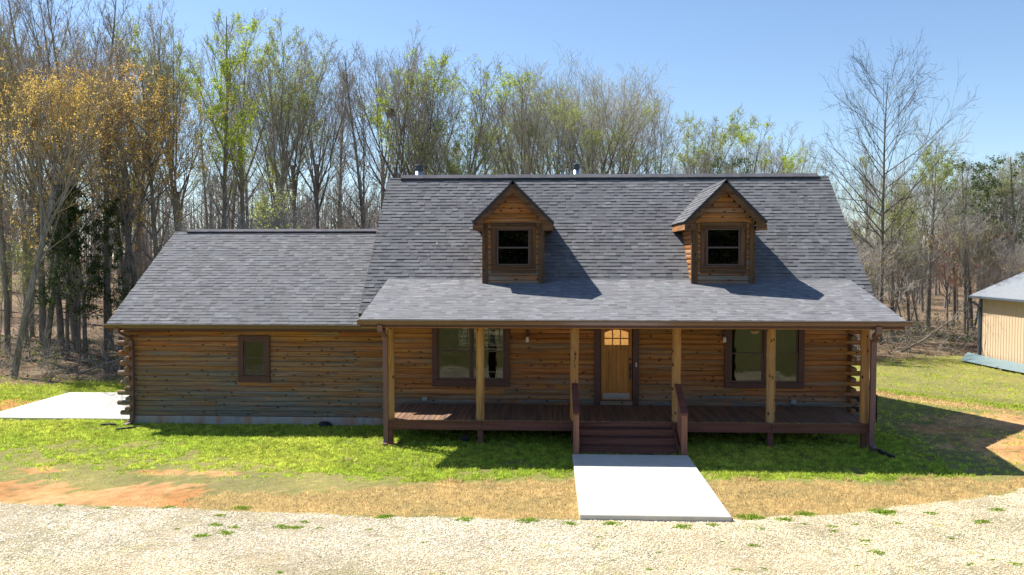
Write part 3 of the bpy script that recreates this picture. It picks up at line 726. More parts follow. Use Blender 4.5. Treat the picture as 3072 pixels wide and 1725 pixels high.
def fields(x, y):
    n1 = fbm(x * 1.1, y * 1.1, 1) - .5; n2 = fbm(x * 4, y * 4, 5) - .5; n3 = fbm(x * .45, y * .45, 9) - .5; n4 = fbm(x * 9, y * 9, 15, 3) - .5
    ge = np.interp(x, GX, GY); te = np.interp(x, TX, TY)
    wob = .28 * n1 + .25 * n2
    grav = sstep(-.05, .12, ge - y + wob * 1.0) * sstep(-.5, .5, y - ge + 5.6 + n3 * 3)
    tan = sstep(-.3, .35, te - y + wob * 2.2) * sstep(-9.0, -8.2, x + n1) * sstep(-.15, .1, y - ge - wob * .5 - .05)
    tan = np.maximum(tan, .8 * sstep(.05, .35, 1 - np.abs(y - (5.9 - 1.15 * (x - 12.7))) / .9 + n2 * .7) * sstep(9.5, 11, x) * sstep(18, 14, x))
    dtop = np.interp(x, DTX, DTY) - .18
    d = np.minimum(sstep(-.1, .25, dtop - y + wob * 2.2), sstep(-.1, .1, y - ge - wob)) * sstep(-6.7, -7.4, x + n1)
    d = d * sstep(-.34, -.1, n2 * 1.2 + n1 * .6 + .12)
    b = np.maximum.reduce([blob(x, y, 14.2, 1.1, 2.8, 2.0), blob(x, y, 12.7, -2.3, 2.6, 2.2), blob(x, y, 11.6, .2, 1.6, 1.1), blob(x, y, -12.2, -5.45, .7, .35), blob(x, y, -9.1, -5.5, .8, .3), blob(x, y, -7.8, -5.55, .7, .28), blob(x, y, -19, 2.6, 1.5, 1.5)])
    d = np.maximum(d, sstep(.0, .45, b + n2 * 1.1 + n1 * .5))
    lush = sstep(-9.6, -5.8, x + 2.5 * n3 + (y + 4.2) * 2.2) * sstep(-.1, .25, y - te + wob)
    lush = np.maximum(lush, sstep(-3.6, -2.2, y + 2.2 * n1) * sstep(1.5, -.5, y))
    lush = lush * (1 - .75 * sstep(8.6, 10.5, x + n1 * 2)) * sstep(-.5, 0., 1.0 - .0 * x)
    strip = sstep(0, .5, 1 - np.abs(y - (7.2 - 1.15 * (x - 12.7))) / .95 + n1 * .9) * sstep(11.5, 12.6, x)
    lush = np.maximum(lush, strip)
    lush = np.clip(lush * (.92 + 1.5 * n1 + 1.1 * n2 + .6 * n3), 0, 1)
    mid = np.clip(.6 + 1.6 * n1 + 2.2 * n2 + .3 * n3, 0, 1) * sstep(-6.6, -4.2, y + n1) * sstep(1, 0, y); lush = np.maximum(lush, .75 * mid * (1 - tan) * sstep(9.5, 7.5, x))
    forest = sstep(-.5, .6, y - yf(x) + 2.2 * n1)
    di = 1.3 * n4 + .9 * n2
    lush = sstep(.22, .68, lush + .75 * di) * (lush > .03); tan = sstep(.25, .7, tan + .7 * di) * (tan > .03); d = sstep(.3, .8, d * 1.05 + 1.3 * di + .5 * n1) * (d > .03)
    return dict(grav=grav, tan=tan, dirt=d, lush=lush, forest=forest, n1=n1, n2=n2, n3=n3, n4=n4)
def lerp(a, b, t): return a + (np.asarray(b, float) - a) * t[:, None]
def ground_z(x, y):
    z = -.03 + .05 * (fbm(x * .35, y * .35, 40, 3) - .5) + .02 * (fbm(x * 2, y * 2, 41, 2) - .5)
    fo = np.maximum(0, y - yf(x)); z = z + .045 * np.minimum(fo, 120) + .25 * (fbm(x * .2, y * .2, 44, 3) - .5) * np.minimum(fo / 4, 1)
    return z
def ground_col(x, y, f):
    c = np.tile(np.array([.24, .225, .08]), (len(x), 1))                       # thin lawn
    c = lerp(c, (.24, .20, .11), np.clip(.5 + 1.6 * f['n2'] + .8 * f['n1'], 0, 1) * .7)
    c = lerp(c, (.25, .29, .055), f['lush'])
    c = lerp(c, (.40, .29, .13), f['tan'])
    c = lerp(c, (.43, .20, .08), f['dirt']); c = lerp(c, (.52, .31, .17), f['dirt'] * np.clip(.4 + 2 * f['n3'] + f['n2'], 0, 1))
    c = lerp(c, (.34, .29, .20), f['grav'])
    c = lerp(c, (.15, .10, .07), f['forest']); c = lerp(c, (.24, .18, .13), f['forest'] * np.clip(.3 + 2.5 * f['n2'], 0, 1))
    return np.clip(c * (1 + .5 * f['n4'])[:, None] * (1 + .25 * f['n2'])[:, None], 0, 1)
def axis(lo, hi, st, far, g=1.25):
    a = list(np.arange(lo, hi + 1e-6, st)); s = st
    while a[-1] < far: s *= g; a.append(a[-1] + s)
    s = st; p = []
    q = lo
    while q > -far: s *= g; q -= s; p.append(q)
    return np.array(p[::-1] + a)
gx = axis(-22, 22, .13, 900); gy = axis(-13, 19, .13, 900)
XX, YY = np.meshgrid(gx, gy); fx, fy_ = XX.ravel(), YY.ravel(); ff = fields(fx, fy_)
V = np.stack([fx, fy_, ground_z(fx, fy_)], 1); nx, ny = len(gx), len(gy)
i0 = (np.arange(ny - 1)[:, None] * nx + np.arange(nx - 1)[None]).ravel()
Fq = np.stack([i0, i0 + 1, i0 + 1 + nx, i0 + nx], 1)
t = NT('ground_surface'); a = t.node('ShaderNodeAttribute', attribute_name='col').outputs['Color']
n = t.noise(t.pos(), 38, 4, .7); n2_ = t.noise(t.pos(), 7, 4, .6)
col = t.mix(1.0, a, t.ramp(t.math('ADD', t.math('MULTIPLY', n, .6), t.math('MULTIPLY', n2_, .4)), [(.3, .62), (.7, 1.4)]), 'MULTIPLY')
big = t.noise(t.pos(), .5, 5, .65); col = t.mix(1.0, col, t.ramp(big, [(.35, (.72, .78, .7)), (.65, (1.15, 1.08, 1.0))]), 'MULTIPLY')
M['ground'] = t.pbr(col, .95, t.bump(n, .7, .02), spec=.08)
me = raw_mesh('ground', V, Fq, [M['ground']], smooth=True, k=4)
at_ = me.attributes.new('col', 'FLOAT_COLOR', 'POINT'); cc = np.ones((len(V), 4), np.float32); cc[:, :3] = ground_col(fx, fy_, ff); at_.data.foreach_set('color', cc.ravel())
tag(link('ground', me), kind='structure')

# concrete walk and side pad
def slab_path(name, x0, x1, ys, zt):
    m = MB()
    for a, b_ in zip(ys[:-1], ys[1:]): m.bbox(x0, x1, a + .009, b_ - .009, -.2, zt, b=.014)
    m.box(x0 + .01, x1 - .01, ys[0] + .02, ys[-1] - .02, -.2, zt - .012)
    return tag(m.build(name, [M['concrete']]), kind='structure')
slab_path('walkway', .60, 3.49, [-8.55, -6.12, -3.70], .075)
slab_path('concrete_pad', -17.75, -12.95, [.36, 2.75, 5.14], .045)

# ------------------------------------------------------------------ gravel and grass
def inside_built(x, y, m=0.):
    return ((x > .60 - m) & (x < 3.49 + m) & (y > -8.55 - m) & (y < -3.70)) | ((x > -17.75) & (x < -12.9) & (y > .36) & (y < 5.14)) | ((x > -12.7) & (x < 8.8) & (y > -.02) & (y < 8.1))
def gravel():
    n = 720000; x = rng.uniform(-15, 15, n); y = rng.uniform(-13.5, -4, n); f = fields(x, y)
    k = (f['grav'] > rng.uniform(.15, 1, n)) & ~inside_built(x, y) & (np.abs(x) < (y + 24) * .75 + 2)
    bare = fbm(x * 1.3, y * 1.3, 77) + .5 * (fbm(x * 5, y * 5, 78) - .5)
    k &= (bare > .42) | (rng.random(n) < .45)
    x, y = x[k], y[k]; n = len(x); s = rng.gamma(5, .0014, n) + .004; s = np.minimum(s, .028)
    base = np.array([[1, 0, 0], [0, 1, 0], [-1, 0, 0], [0, -1, 0], [0, 0, 1], [0, 0, -1]], float)
    P = np.repeat(base[None], n, 0) * (1 + rng.uniform(-.35, .35, (n, 6, 1))) + rng.uniform(-.25, .25, (n, 6, 3))
    a = rng.uniform(0, 6.283, n); ca, sa = np.cos(a), np.sin(a); st = rng.uniform(.75, 1.45, n); fl = rng.uniform(.5, .9, n)
    px, py = P[..., 0] * st[:, None], P[..., 1]
    W = np.stack([px * ca[:, None] - py * sa[:, None], px * sa[:, None] + py * ca[:, None], P[..., 2] * fl[:, None]], -1) * s[:, None, None]
    W[..., 0] += x[:, None]; W[..., 1] += y[:, None]; W[..., 2] += (ground_z(x, y) + s * .35)[:, None]
    tri = np.array([[0, 1, 4], [1, 2, 4], [2, 3, 4], [3, 0, 4]])
    Fi = (np.arange(n)[:, None, None] * 6 + tri[None]).reshape(-1, 3)
    pal = np.array([[.66, .61, .52], [.72, .68, .60], [.58, .52, .42], [.64, .54, .39], [.46, .42, .35], [.28, .26, .23], [.70, .62, .48]])
    c = pal[rng.choice(7, n, p=[.24, .2, .17, .13, .12, .05, .09])] * rng.uniform(.85, 1.1, (n, 1))
    mott = fbm(x * .8, y * .8, 91)[:, None]; c = c * (.72 + .44 * mott) * np.array([1.03, 1., .93]); c = lerp(c, (.42, .40, .14), sstep(.62, .8, fbm(x * 2.2, y * 2.2, 93)) * .5 * (rng.random(n) < .6)); warm = np.maximum(sstep(-1, 3, x), sstep(-10, -11.5, y) * .8)[:, None] * .5; c = c * (1 - warm * np.array([-.04, .05, .26]))
    me = raw_mesh('gravel', W.reshape(-1, 3), Fi, [M['stone']], np.repeat(c, 4, 0))
    tag(link('gravel', me), kind='stuff')
gravel()
def blades(x, y, h, w, lean, col, z=None):
    n = len(x); a = rng.uniform(0, 6.283, n); l = rng.uniform(.15, 1, n) * lean; b = rng.uniform(0, 6.283, n)
    z = ground_z(x, y) if z is None else z
    B = np.stack([x, y, z - .004], 1); u = np.stack([np.cos(a), np.sin(a), np.zeros(n)], 1) * w[:, None] * .5
    tip = B + np.stack([np.cos(b) * l * h, np.sin(b) * l * h, h * np.sqrt(np.maximum(.05, 1 - np.minimum(l, .97) ** 2))], 1)
    return np.stack([B - u, B + u, tip], 1), col
def grass():
    T = []; C_ = []
    for (x0, x1, y0, y1, n, tall) in ((-16, 16, -8.9, .1, 560000, 1), (-25, -12.5, -1.5, 9, 120000, 1.1), (8.8, 25, 0, 19, 230000, 1.15), (-13, 9, 8.2, 13, 30000, 1.1)):
        x = rng.uniform(x0, x1, n); y = rng.uniform(y0, y1, n); f = fields(x, y)
        bare = np.maximum.reduce([f['dirt'] * (.97 - .4 * sstep(.05, .3, f['n2'] + f['n4'])), f['grav'], f['forest'] * .9])
        dens = np.clip(.45 + .55 * f['lush'] + .45 * f['tan'] + .5 * f['n2'], .1, 1) * (1 - bare)
        k = (rng.random(n) < dens) & ~inside_built(x, y, .01) & (np.abs(x) < (y + 24) * .68 + 2)
        under = (y > -2.2) & (y < 0) & (x > -4.3) & (x < 8.3); k &= ~(under & (rng.random(n) < .35 + .55 * sstep(-1.6, -.4, y)))
        x, y = x[k], y[k]; f = {q: v[k] for q, v in f.items()}; n = len(x); lu, ta = f['lush'], f['tan']
        h = (.02 + .036 * lu + .03 * ta) * rng.uniform(.5, 1.6, n) * tall * (.75 + .5 * sstep(-.2, .2, f['n4'])); w = (.012 + .009 * lu) * rng.uniform(.7, 1.4, n) * (1 + .35 * (tall > 1))
        c = np.tile(np.array([.36, .40, .10]), (n, 1))
        dry = np.clip(.5 + 1.5 * f['n2'] + .7 * f['n1'] + rng.normal(0, .22, n) - lu * .6, 0, 1)
        c = lerp(c, (.40, .345, .20), dry); c = lerp(c, (.38, .46, .065), lu * rng.uniform(.75, 1, n))
        c = lerp(c, (.58, .57, .12), lu * np.clip(f['n3'] * 3 + rng.uniform(-.3, .6, n), 0, 1) * .8)
        back = sstep(0, 3, y) * (np.abs(x) > 8)
        c = lerp(c, (.40, .41, .08), back * .7 * (1 - lu * .5))
        c = lerp(c, (.58, .45, .23), (rng.random(n) < ta * .985) * 1.0); c = lerp(c, (.34, .25, .12), ((rng.random(n) < .35) & (ta > .5)) * np.clip(.5 + 3 * f['n2'], 0, 1)); c = c * rng.uniform(.6, 1.35, (n, 1)) * (1.13 + 1.5 * f['n4'] + .6 * f['n2'])[:, None]
        q, _ = blades(x, y, h, w, 1.0, c); T.append(q); C_.append(c)
        # broad clover-like leaves in the lush parts
        kk = (rng.random(n) < .22 * lu); q, _ = blades(x[kk], y[kk], rng.uniform(.02, .045, kk.sum()), rng.uniform(.025, .05, kk.sum()), .9, None, ground_z(x[kk], y[kk]) + rng.uniform(.01, .035, kk.sum()))
        T.append(q); C_.append(c[kk] * np.array([.8, .95, .8]))
    T = np.concatenate(T); C_ = np.clip(np.concatenate(C_), 0, 1); n = len(T)
    me = raw_mesh('grass', T.reshape(-1, 3), np.arange(n * 3).reshape(-1, 3), [M['blade']], C_)
    tag(link('grass', me), kind='stuff')
grass()
# tufts of weeds that came up through the gravel
TUFTS = [(-6.13, -8.18, .22), (-6.39, -8.65, .13), (-6.24, -9.18, .17), (-5.83, -9.31, .13), (-6.27, -9.79, .19), (-5.88, -9.63, .19), (-4.97, -9.23, .2), (-4.7, -9.26, .16), (-4.65, -8.9, .12), (-4.3, -9.24, .1),
         (-4.28, -11.42, .09), (3.57, -9.81, .12), (5.59, -9.53, .13), (5.6, -10.07, .18), (3.05, -10.93, .09), (3.49, -10.86, .07), (5.22, -9.03, .11), (5.28, -8.78, .13), (5.77, -8.64, .1), (7.51, -7.86, .15),
         (8.93, -7.55, .2), (6.91, -10.54, .1), (7.65, -10.5, .14), (6.57, -8.57, .12), (3.88, -8.27, .3), (4.51, -8.4, .2), (5.0, -8.06, .25), (6.57, -7.87, .32), (4.82, -8.65, .09), (3.93, -8.91, .1), (8.24, -8.34, .2),
         (1.2, -8.78, .2), (2.5, -8.85, .22), (3.1, -8.75, .16), (-8.9, -8.3, .14), (-9.9, -8.15, .14), (-7.6, -8.2, .16), (-3.2, -8.5, .2), (-1.6, -8.62, .22), (-.4, -8.66, .25), (.4, -8.8, .18), (7.2, -9.3, .08), (-2.2, -9.9, .08), (1.9, -10.2, .07)]
for _ in range(34): TUFTS.append((random.uniform(-8.5, 8.5), random.uniform(-11.4, -8.9), random.uniform(.035, .075)))
tuft_meshes = []
for v in range(5):
    n = 260; a = rng.uniform(0, 6.283, n); r = rng.uniform(0, 1, n) ** .7; x = np.cos(a) * r; y = np.sin(a) * r * .55 + .12 * np.sin(3 * a + v)
    c = lerp(np.tile(np.array([.22, .40, .03]), (n, 1)), (.36, .46, .07), rng.random(n)) * rng.uniform(.7, 1.2, (n, 1))
    q, _ = blades(x, y, rng.uniform(.15, .42, n) * (1.1 - r * .6), rng.uniform(.06, .14, n), .95, None, np.zeros(n))
    tuft_meshes.append(raw_mesh('grass_tuft', q.reshape(-1, 3), np.arange(n * 3).reshape(-1, 3), [M['blade']], c))
for i, (x, y, s) in enumerate(TUFTS):
    o = link('grass_tuft', tuft_meshes[i % 5]); o.location = (x, y, float(ground_z(np.array([x]), np.array([y]))[0]) + .005); o.scale = (s, s, s * .75); o.rotation_euler = (0, 0, random.uniform(-.4, .4))
    tag(o, 'small green tuft of grass growing up through the pale gravel', 'grass tuft', 'grass tufts in the gravel drive')
def flowers():
    n = 150; x = np.concatenate([rng.uniform(3.6, 8.5, 110), rng.uniform(-5, 3, 40)]); y = np.concatenate([rng.uniform(-4.9, -2.2, 110), rng.uniform(-5.6, -3, 40)])
    k = ~inside_built(x, y, .05); x, y = x[k], y[k]; V = []; n = len(x); z = ground_z(x, y) + rng.uniform(.05, .09, n)
    T = np.stack([np.stack([x + .017 * math.cos(q), y + .017 * math.sin(q), z], 1) for q in (0, 2.09, 4.19)], 1)
    T2 = np.stack([np.stack([x + .017 * math.cos(q), y + .017 * math.sin(q), z + .004], 1) for q in (1, 3.09, 5.19)], 1)
    T = np.concatenate([T, T2]); me = raw_mesh('dandelions', T.reshape(-1, 3), np.arange(len(T) * 3).reshape(-1, 3), [M['blade']], np.tile([.75, .6, .03], (len(T), 1))); tag(link('dandelions', me), kind='stuff')
flowers()

# ================================================================== SMALL THINGS ROUND THE HOUSE
e = empty('air_conditioner', (9.62, 1.2, 0), 'dark louvred air conditioner unit standing beside the right end of the house', 'air conditioner')
m = MB(); m.bbox(9.25, 9.95, .85, 1.55, .04, .12, b=.01); 
for i in range(15): z = .16 + i * .043; m.bbox(9.26, 9.94, .86, 1.54, z, z + .022, b=.006)
m.box(9.3, 9.9, .9, 1.5, .12, .84); m.bbox(9.25, 9.95, .85, 1.55, .82, .87, b=.012)
for X in (9.26, 9.90):
    for Y in (.86, 1.5): m.bbox(X, X + .04, Y, Y + .04, .1, .84, b=.004)
m.build('casing', [M['blackplastic']], e); q = MB(); q.lathe((9.6, 1.2, .872), [(.27, 0), (.27, .015), (.08, .03)], 20); q.build('fan_guard', [M['black']], e)
m = MB(); m.lathe((-6.70, -.16, -.02), [(.19, 0), (.19, .05), (.165, .09), (.10, .125), (.03, .13)], 18); m.bbox(-6.9, -6.5, -.2, -.06, -.02, .03, b=.01)
tag(m.build('vent_dome', [M['blackplastic']]), 'low black plastic dome sitting against the foundation of the side wing', 'vent cover')
e = empty('plastic_tub', (-2.28, -2.0, 0), 'small white plastic tub with a dark rim lying in the grass under the porch', 'tub')
m = MB(); m.lathe((-2.28, -1.93, .09), [(.065, 0), (.09, .01), (.105, .15), (.11, .16)], 16, 'y'); m.build('body', [M['white']], e, True)
m = MB(); m.lathe((-2.28, -2.088, .09), [(.115, 0), (.115, .016), (.09, .02)], 16, 'y'); m.build('rim', [M['blackplastic']], e, True)
def ribpipe(pts, r, n=26):
    m = MB(); P = [Vector(p) for p in pts]; L = len(P) - 1; q = []; rd = []
    for i in range(n + 1):
        f = i / n * L; k = min(int(f), L - 1); q.append(P[k].lerp(P[k + 1], f - k)); rd.append(r * (1.12 if i % 2 else .95))
    m.tube(q, rd, 10); return m
tag(ribpipe([(-13.38, -.5, .02), (-13.15, -.45, .03), (-12.95, -.44, .02)], .035).build('drain_hose', [M['blackplastic']]), 'short black drain hose lying on the lawn near the concrete pad', 'drain hose')
tag(ribpipe([(-12.6, -1.1, .02), (-12.35, -.9, .02), (-12.1, -.62, .02)], .03).build('drain_hose', [M['blackplastic']]), 'slanting black drain hose lying on the grass below the wing downspout', 'drain hose')
tag(ribpipe([(8.5, -2.85, .05), (8.52, -3.1, .03), (8.62, -3.5, .02)], .05).build('drain_hose', [M['blackplastic']]), 'black drain hose in the shaded grass at the foot of the right porch downspout', 'drain hose')

# ------------------------------------------------------------------ metal shed on the right
M['tanmetal'] = paint('tan_metal', (.62, .46, .30), .5, .06, metal=0.); M['greymetal'] = paint('grey_metal_roof', (.30, .315, .33), .45, .08, metal=.1); M['slate'] = paint('slate_trim', (.085, .105, .125), .45, .1); M['teal'] = paint('teal_sheet_metal', (.17, .25, .27), .4, .15, metal=.1)
shed = empty('metal_shed', (26.5, 13.0, 0), 'tan metal shed with a ribbed grey roof at the edge of the woods', 'shed')
sx, sy0, sy1, se, pit, wdt = 21.5, 8.0, 17.25, 3.25, .45, 9.0
def ribbed(m, P0, u, v, nrm, Lu, Lv, pitch=.23, rib=.022, **k):
    P0, u, v, nrm = Vector(P0), Vector(u).normalized(), Vector(v).normalized(), Vector(nrm).normalized(); x = 0
    prof = [(0, 0), (.62, 0), (.72, 1), (.88, 1), (.98, 0)]
    while x < Lu - .01:
        pts = [(min(x + a * pitch, Lu), h * rib) for a, h in prof] + [(min(x + pitch, Lu), 0)]
        for (a, h), (b_, g) in zip(pts[:-1], pts[1:]):
            if b_ - a < 1e-4: continue
            q = [P0 + u * a + nrm * h, P0 + u * b_ + nrm * g]; m.add(q + [q[1] + v * Lv, q[0] + v * Lv], [(0, 1, 2, 3)], **k)
        x += pitch
m = MB(); ribbed(m, (sx, sy1, -.1), (0, -1, 0), (0, 0, 1), (-1, 0, 0), sy1 - sy0, se + .05, tint=(.5, .5, .5))
m.box(sx + .003, sx + wdt, sy0 + .01, sy1 - .01, -.1, se); hwid = wdt / 2
for Y in (sy0 + .01, sy1 - .06): m.prism([(sx, Y, se), (sx + wdt, Y, se), (sx + hwid, Y, se + hwid * pit)], (0, .05, 0))
m.build('wall', [M['tanmetal']], shed)
m = MB(); Lr = math.hypot(hwid + .4, (hwid + .4) * pit); zb = se - .4 * pit + .09
ribbed(m, (sx - .4, sy1 + .35, zb), (0, -1, 0), (1, 0, pit), (-pit, 0, 1), sy1 - sy0 + .7, Lr)
ribbed(m, (sx + wdt + .4, sy0 - .35, zb), (0, 1, 0), (-1, 0, pit), (pit, 0, 1), sy1 - sy0 + .7, Lr); m.build('roof', [M['greymetal']], shed)
m = MB(); m.bbox(sx - .5, sx - .39, sy0 - .35, sy1 + .37, zb - .11, zb + .0, b=.01); m.build('gutter', [M['slate']], shed)
m = MB(); m.bbox(sx - .035, sx + .12, sy1 - .14, sy1 + .03, -.1, se + .02, b=.006); m.build('corner_trim', [M['slate']], shed)
p = MB(); p.tube([(sx - .44, sy1 + .1, zb - .1), (sx - .42, sy1 + .08, zb - .3), (sx - .12, sy1 - .05, zb - .55), (sx - .11, sy1 - .06, .05)], .055, 8); p.build('downspout', [M['slate']], shed)
def sheet(pts, label):
    m = MB(); P = [Vector(p) for p in pts]; n = 12
    for i in range(n):
        a, c = i / n, (i + 1) / n; z0, z1 = (.02 if i % 3 == 0 else 0), (.02 if (i + 1) % 3 == 0 else 0)
        A, B = P[0].lerp(P[3], a), P[0].lerp(P[3], c); D, C_ = P[1].lerp(P[2], a), P[1].lerp(P[2], c)
        m.prism([A + Vector((0, 0, z0)), B + Vector((0, 0, z1)), C_ + Vector((0, 0, z1)), D + Vector((0, 0, z0))], (0, 0, -.006))
    tag(m.build('sheet_metal', [M['teal']]), label, 'sheet metal')
sheet([(21.3, 18.1, .22), (21.35, 14.75, .20), (20.25, 13.5, .05), (20.0, 16.2, .05)], 'long teal metal sheet leaning low against the foot of the tan shed')
sheet([(21.3, 14.9, .25), (21.35, 11.6, .22), (20.6, 11.0, .05), (20.2, 13.3, .06)], 'nearer teal metal sheet lying past the cut end of the first sheet by the shed')
# ================================================================== TREES
def nrm(a): return a / np.maximum(np.linalg.norm(a, axis=-1, keepdims=True), 1e-9)
def grow(p0, d, L, r0, r1, k, up, wob, droop=0.):
    n = len(p0); P = np.zeros((n, k, 3)); P[:, 0] = p0; d = nrm(d); st = (L / (k - 1))[:, None]
    for i in range(1, k):
        d = d + rng.normal(0, wob, (n, 3)); d[:, 2] += up - droop * i / k; d = nrm(d); P[:, i] = P[:, i - 1] + d * st
    s = np.linspace(0, 1, k)[None]; return P, r0[:, None] * (1 - s) + r1[:, None] * s
def kids(P, Rr, c, tr, ang, lf, rf, k, up, wob, rmin, shape=None, droop=0., rtip=None, var=(.7, 1.25)):
    """children on every branch of P: c each, at parameter range tr, leaving at ang degrees"""
    n, kp, _ = P.shape; t = np.tile((np.arange(c) + .5) / c, (n, 1)) + rng.uniform(-.5, .5, (n, c)) / c
    t = tr[0] + (tr[1] - tr[0]) * np.clip(t, 0, 1); f = t * (kp - 1); i = np.minimum(f.astype(int), kp - 2); w = f - i
    ii = np.arange(n)[:, None]; p0 = P[ii, i] * (1 - w)[..., None] + P[ii, i + 1] * w[..., None]; tg = nrm(P[ii, i + 1] - P[ii, i])
    rp = Rr[ii, i] * (1 - w) + Rr[ii, i + 1] * w
    a = rng.uniform(0, 2 * math.pi, (n, 1)) + np.arange(c)[None] * 2.4 + rng.normal(0, .35, (n, c))
    ref = np.where(np.abs(tg[..., 2:3]) > .93, np.array([1., 0, 0]), np.array([0, 0, 1.])); u = nrm(np.cross(tg, ref)); v = np.cross(tg, u)
    th = np.radians(rng.uniform(ang[0], ang[1], (n, c)))[..., None]; d = tg * np.cos(th) + (u * np.cos(a)[..., None] + v * np.sin(a)[..., None]) * np.sin(th)
    PL = np.linalg.norm(P[:, 1:] - P[:, :-1], axis=-1).sum(1)[:, None]
    L = PL * lf * rng.uniform(var[0], var[1], (n, c)) * (shape(t) if shape else 1); r0 = np.maximum(rp * rf, rmin); r1 = np.full_like(r0, rmin if rtip is None else rtip) * .6
    return grow(p0.reshape(-1, 3), d.reshape(-1, 3), L.ravel(), r0.ravel(), np.minimum(r1, r0).ravel(), k, up, wob, droop)
def tubes(P, Rr, s):
    n, k, _ = P.shape; tg = np.zeros_like(P); tg[:, 1:-1] = P[:, 2:] - P[:, :-2]; tg[:, 0] = P[:, 1] - P[:, 0]; tg[:, -1] = P[:, -1] - P[:, -2]; tg = nrm(tg)
    ref = np.where(np.abs(tg[..., 2:3]) > .9, np.array([1., .2, 0]), np.array([0, 0, 1.])); u = nrm(np.cross(tg, ref)); v = np.cross(tg, u)
    a = np.arange(s) * 2 * math.pi / s
    V = P[:, :, None] + (u[:, :, None] * np.cos(a)[None, None, :, None] + v[:, :, None] * np.sin(a)[None, None, :, None]) * Rr[:, :, None, None]
    j = np.arange(s); j2 = (j + 1) % s
    base = (np.arange(n)[:, None, None] * k + np.arange(k - 1)[None, :, None]) * s
    F = np.stack([base + j, base + j2, base + s + j2, base + s + j], -1).reshape(-1, 4); return V.reshape(-1, 3), F
def cat(parts):
    V = []; F = []; o = 0
    for v, f in parts: V.append(v); F.append(f + o); o += len(v)
    return np.concatenate(V), np.concatenate(F)
def leafquads(P, size, flat=0.):
    n = len(P); a = nrm(rng.normal(0, 1, (n, 3))); b = nrm(np.cross(a, nrm(rng.normal(0, 1, (n, 3))))); s = size[:, None]
    V = np.stack([P - a * s, P + b * s * .55, P + a * s, P - b * s * .55], 1); return V.reshape(-1, 3), np.arange(n * 4).reshape(-1, 4)
def mixcol(n, cols, p, jit=.25):
    c = np.array(cols)[rng.choice(len(cols), n, p=p)]; return np.clip(c * rng.uniform(1 - jit, 1 + jit, (n, 1)), 0, 1)
LIME = ([(.42, .56, .03), (.55, .62, .04), (.34, .48, .05), (.60, .56, .05)], [.4, .25, .25, .1])
PALE = ([(.40, .46, .14), (.34, .42, .10), (.48, .47, .16)], [.4, .35, .25])
ORNG = ([(.74, .50, .13), (.68, .53, .16), (.74, .45, .18), (.58, .50, .15)], [.4, .3, .15, .15])
REDB = ([(.50, .16, .12), (.56, .24, .15), (.4, .2, .14)], [.4, .3, .3])
DARK = ([(.05, .09, .03), (.07, .11, .035), (.11, .14, .05), (.035, .06, .022)], [.35, .3, .15, .2])
PINE = ([(.12, .17, .07), (.17, .21, .09), (.08, .12, .05)], [.45, .25, .3])
KINDS = {}
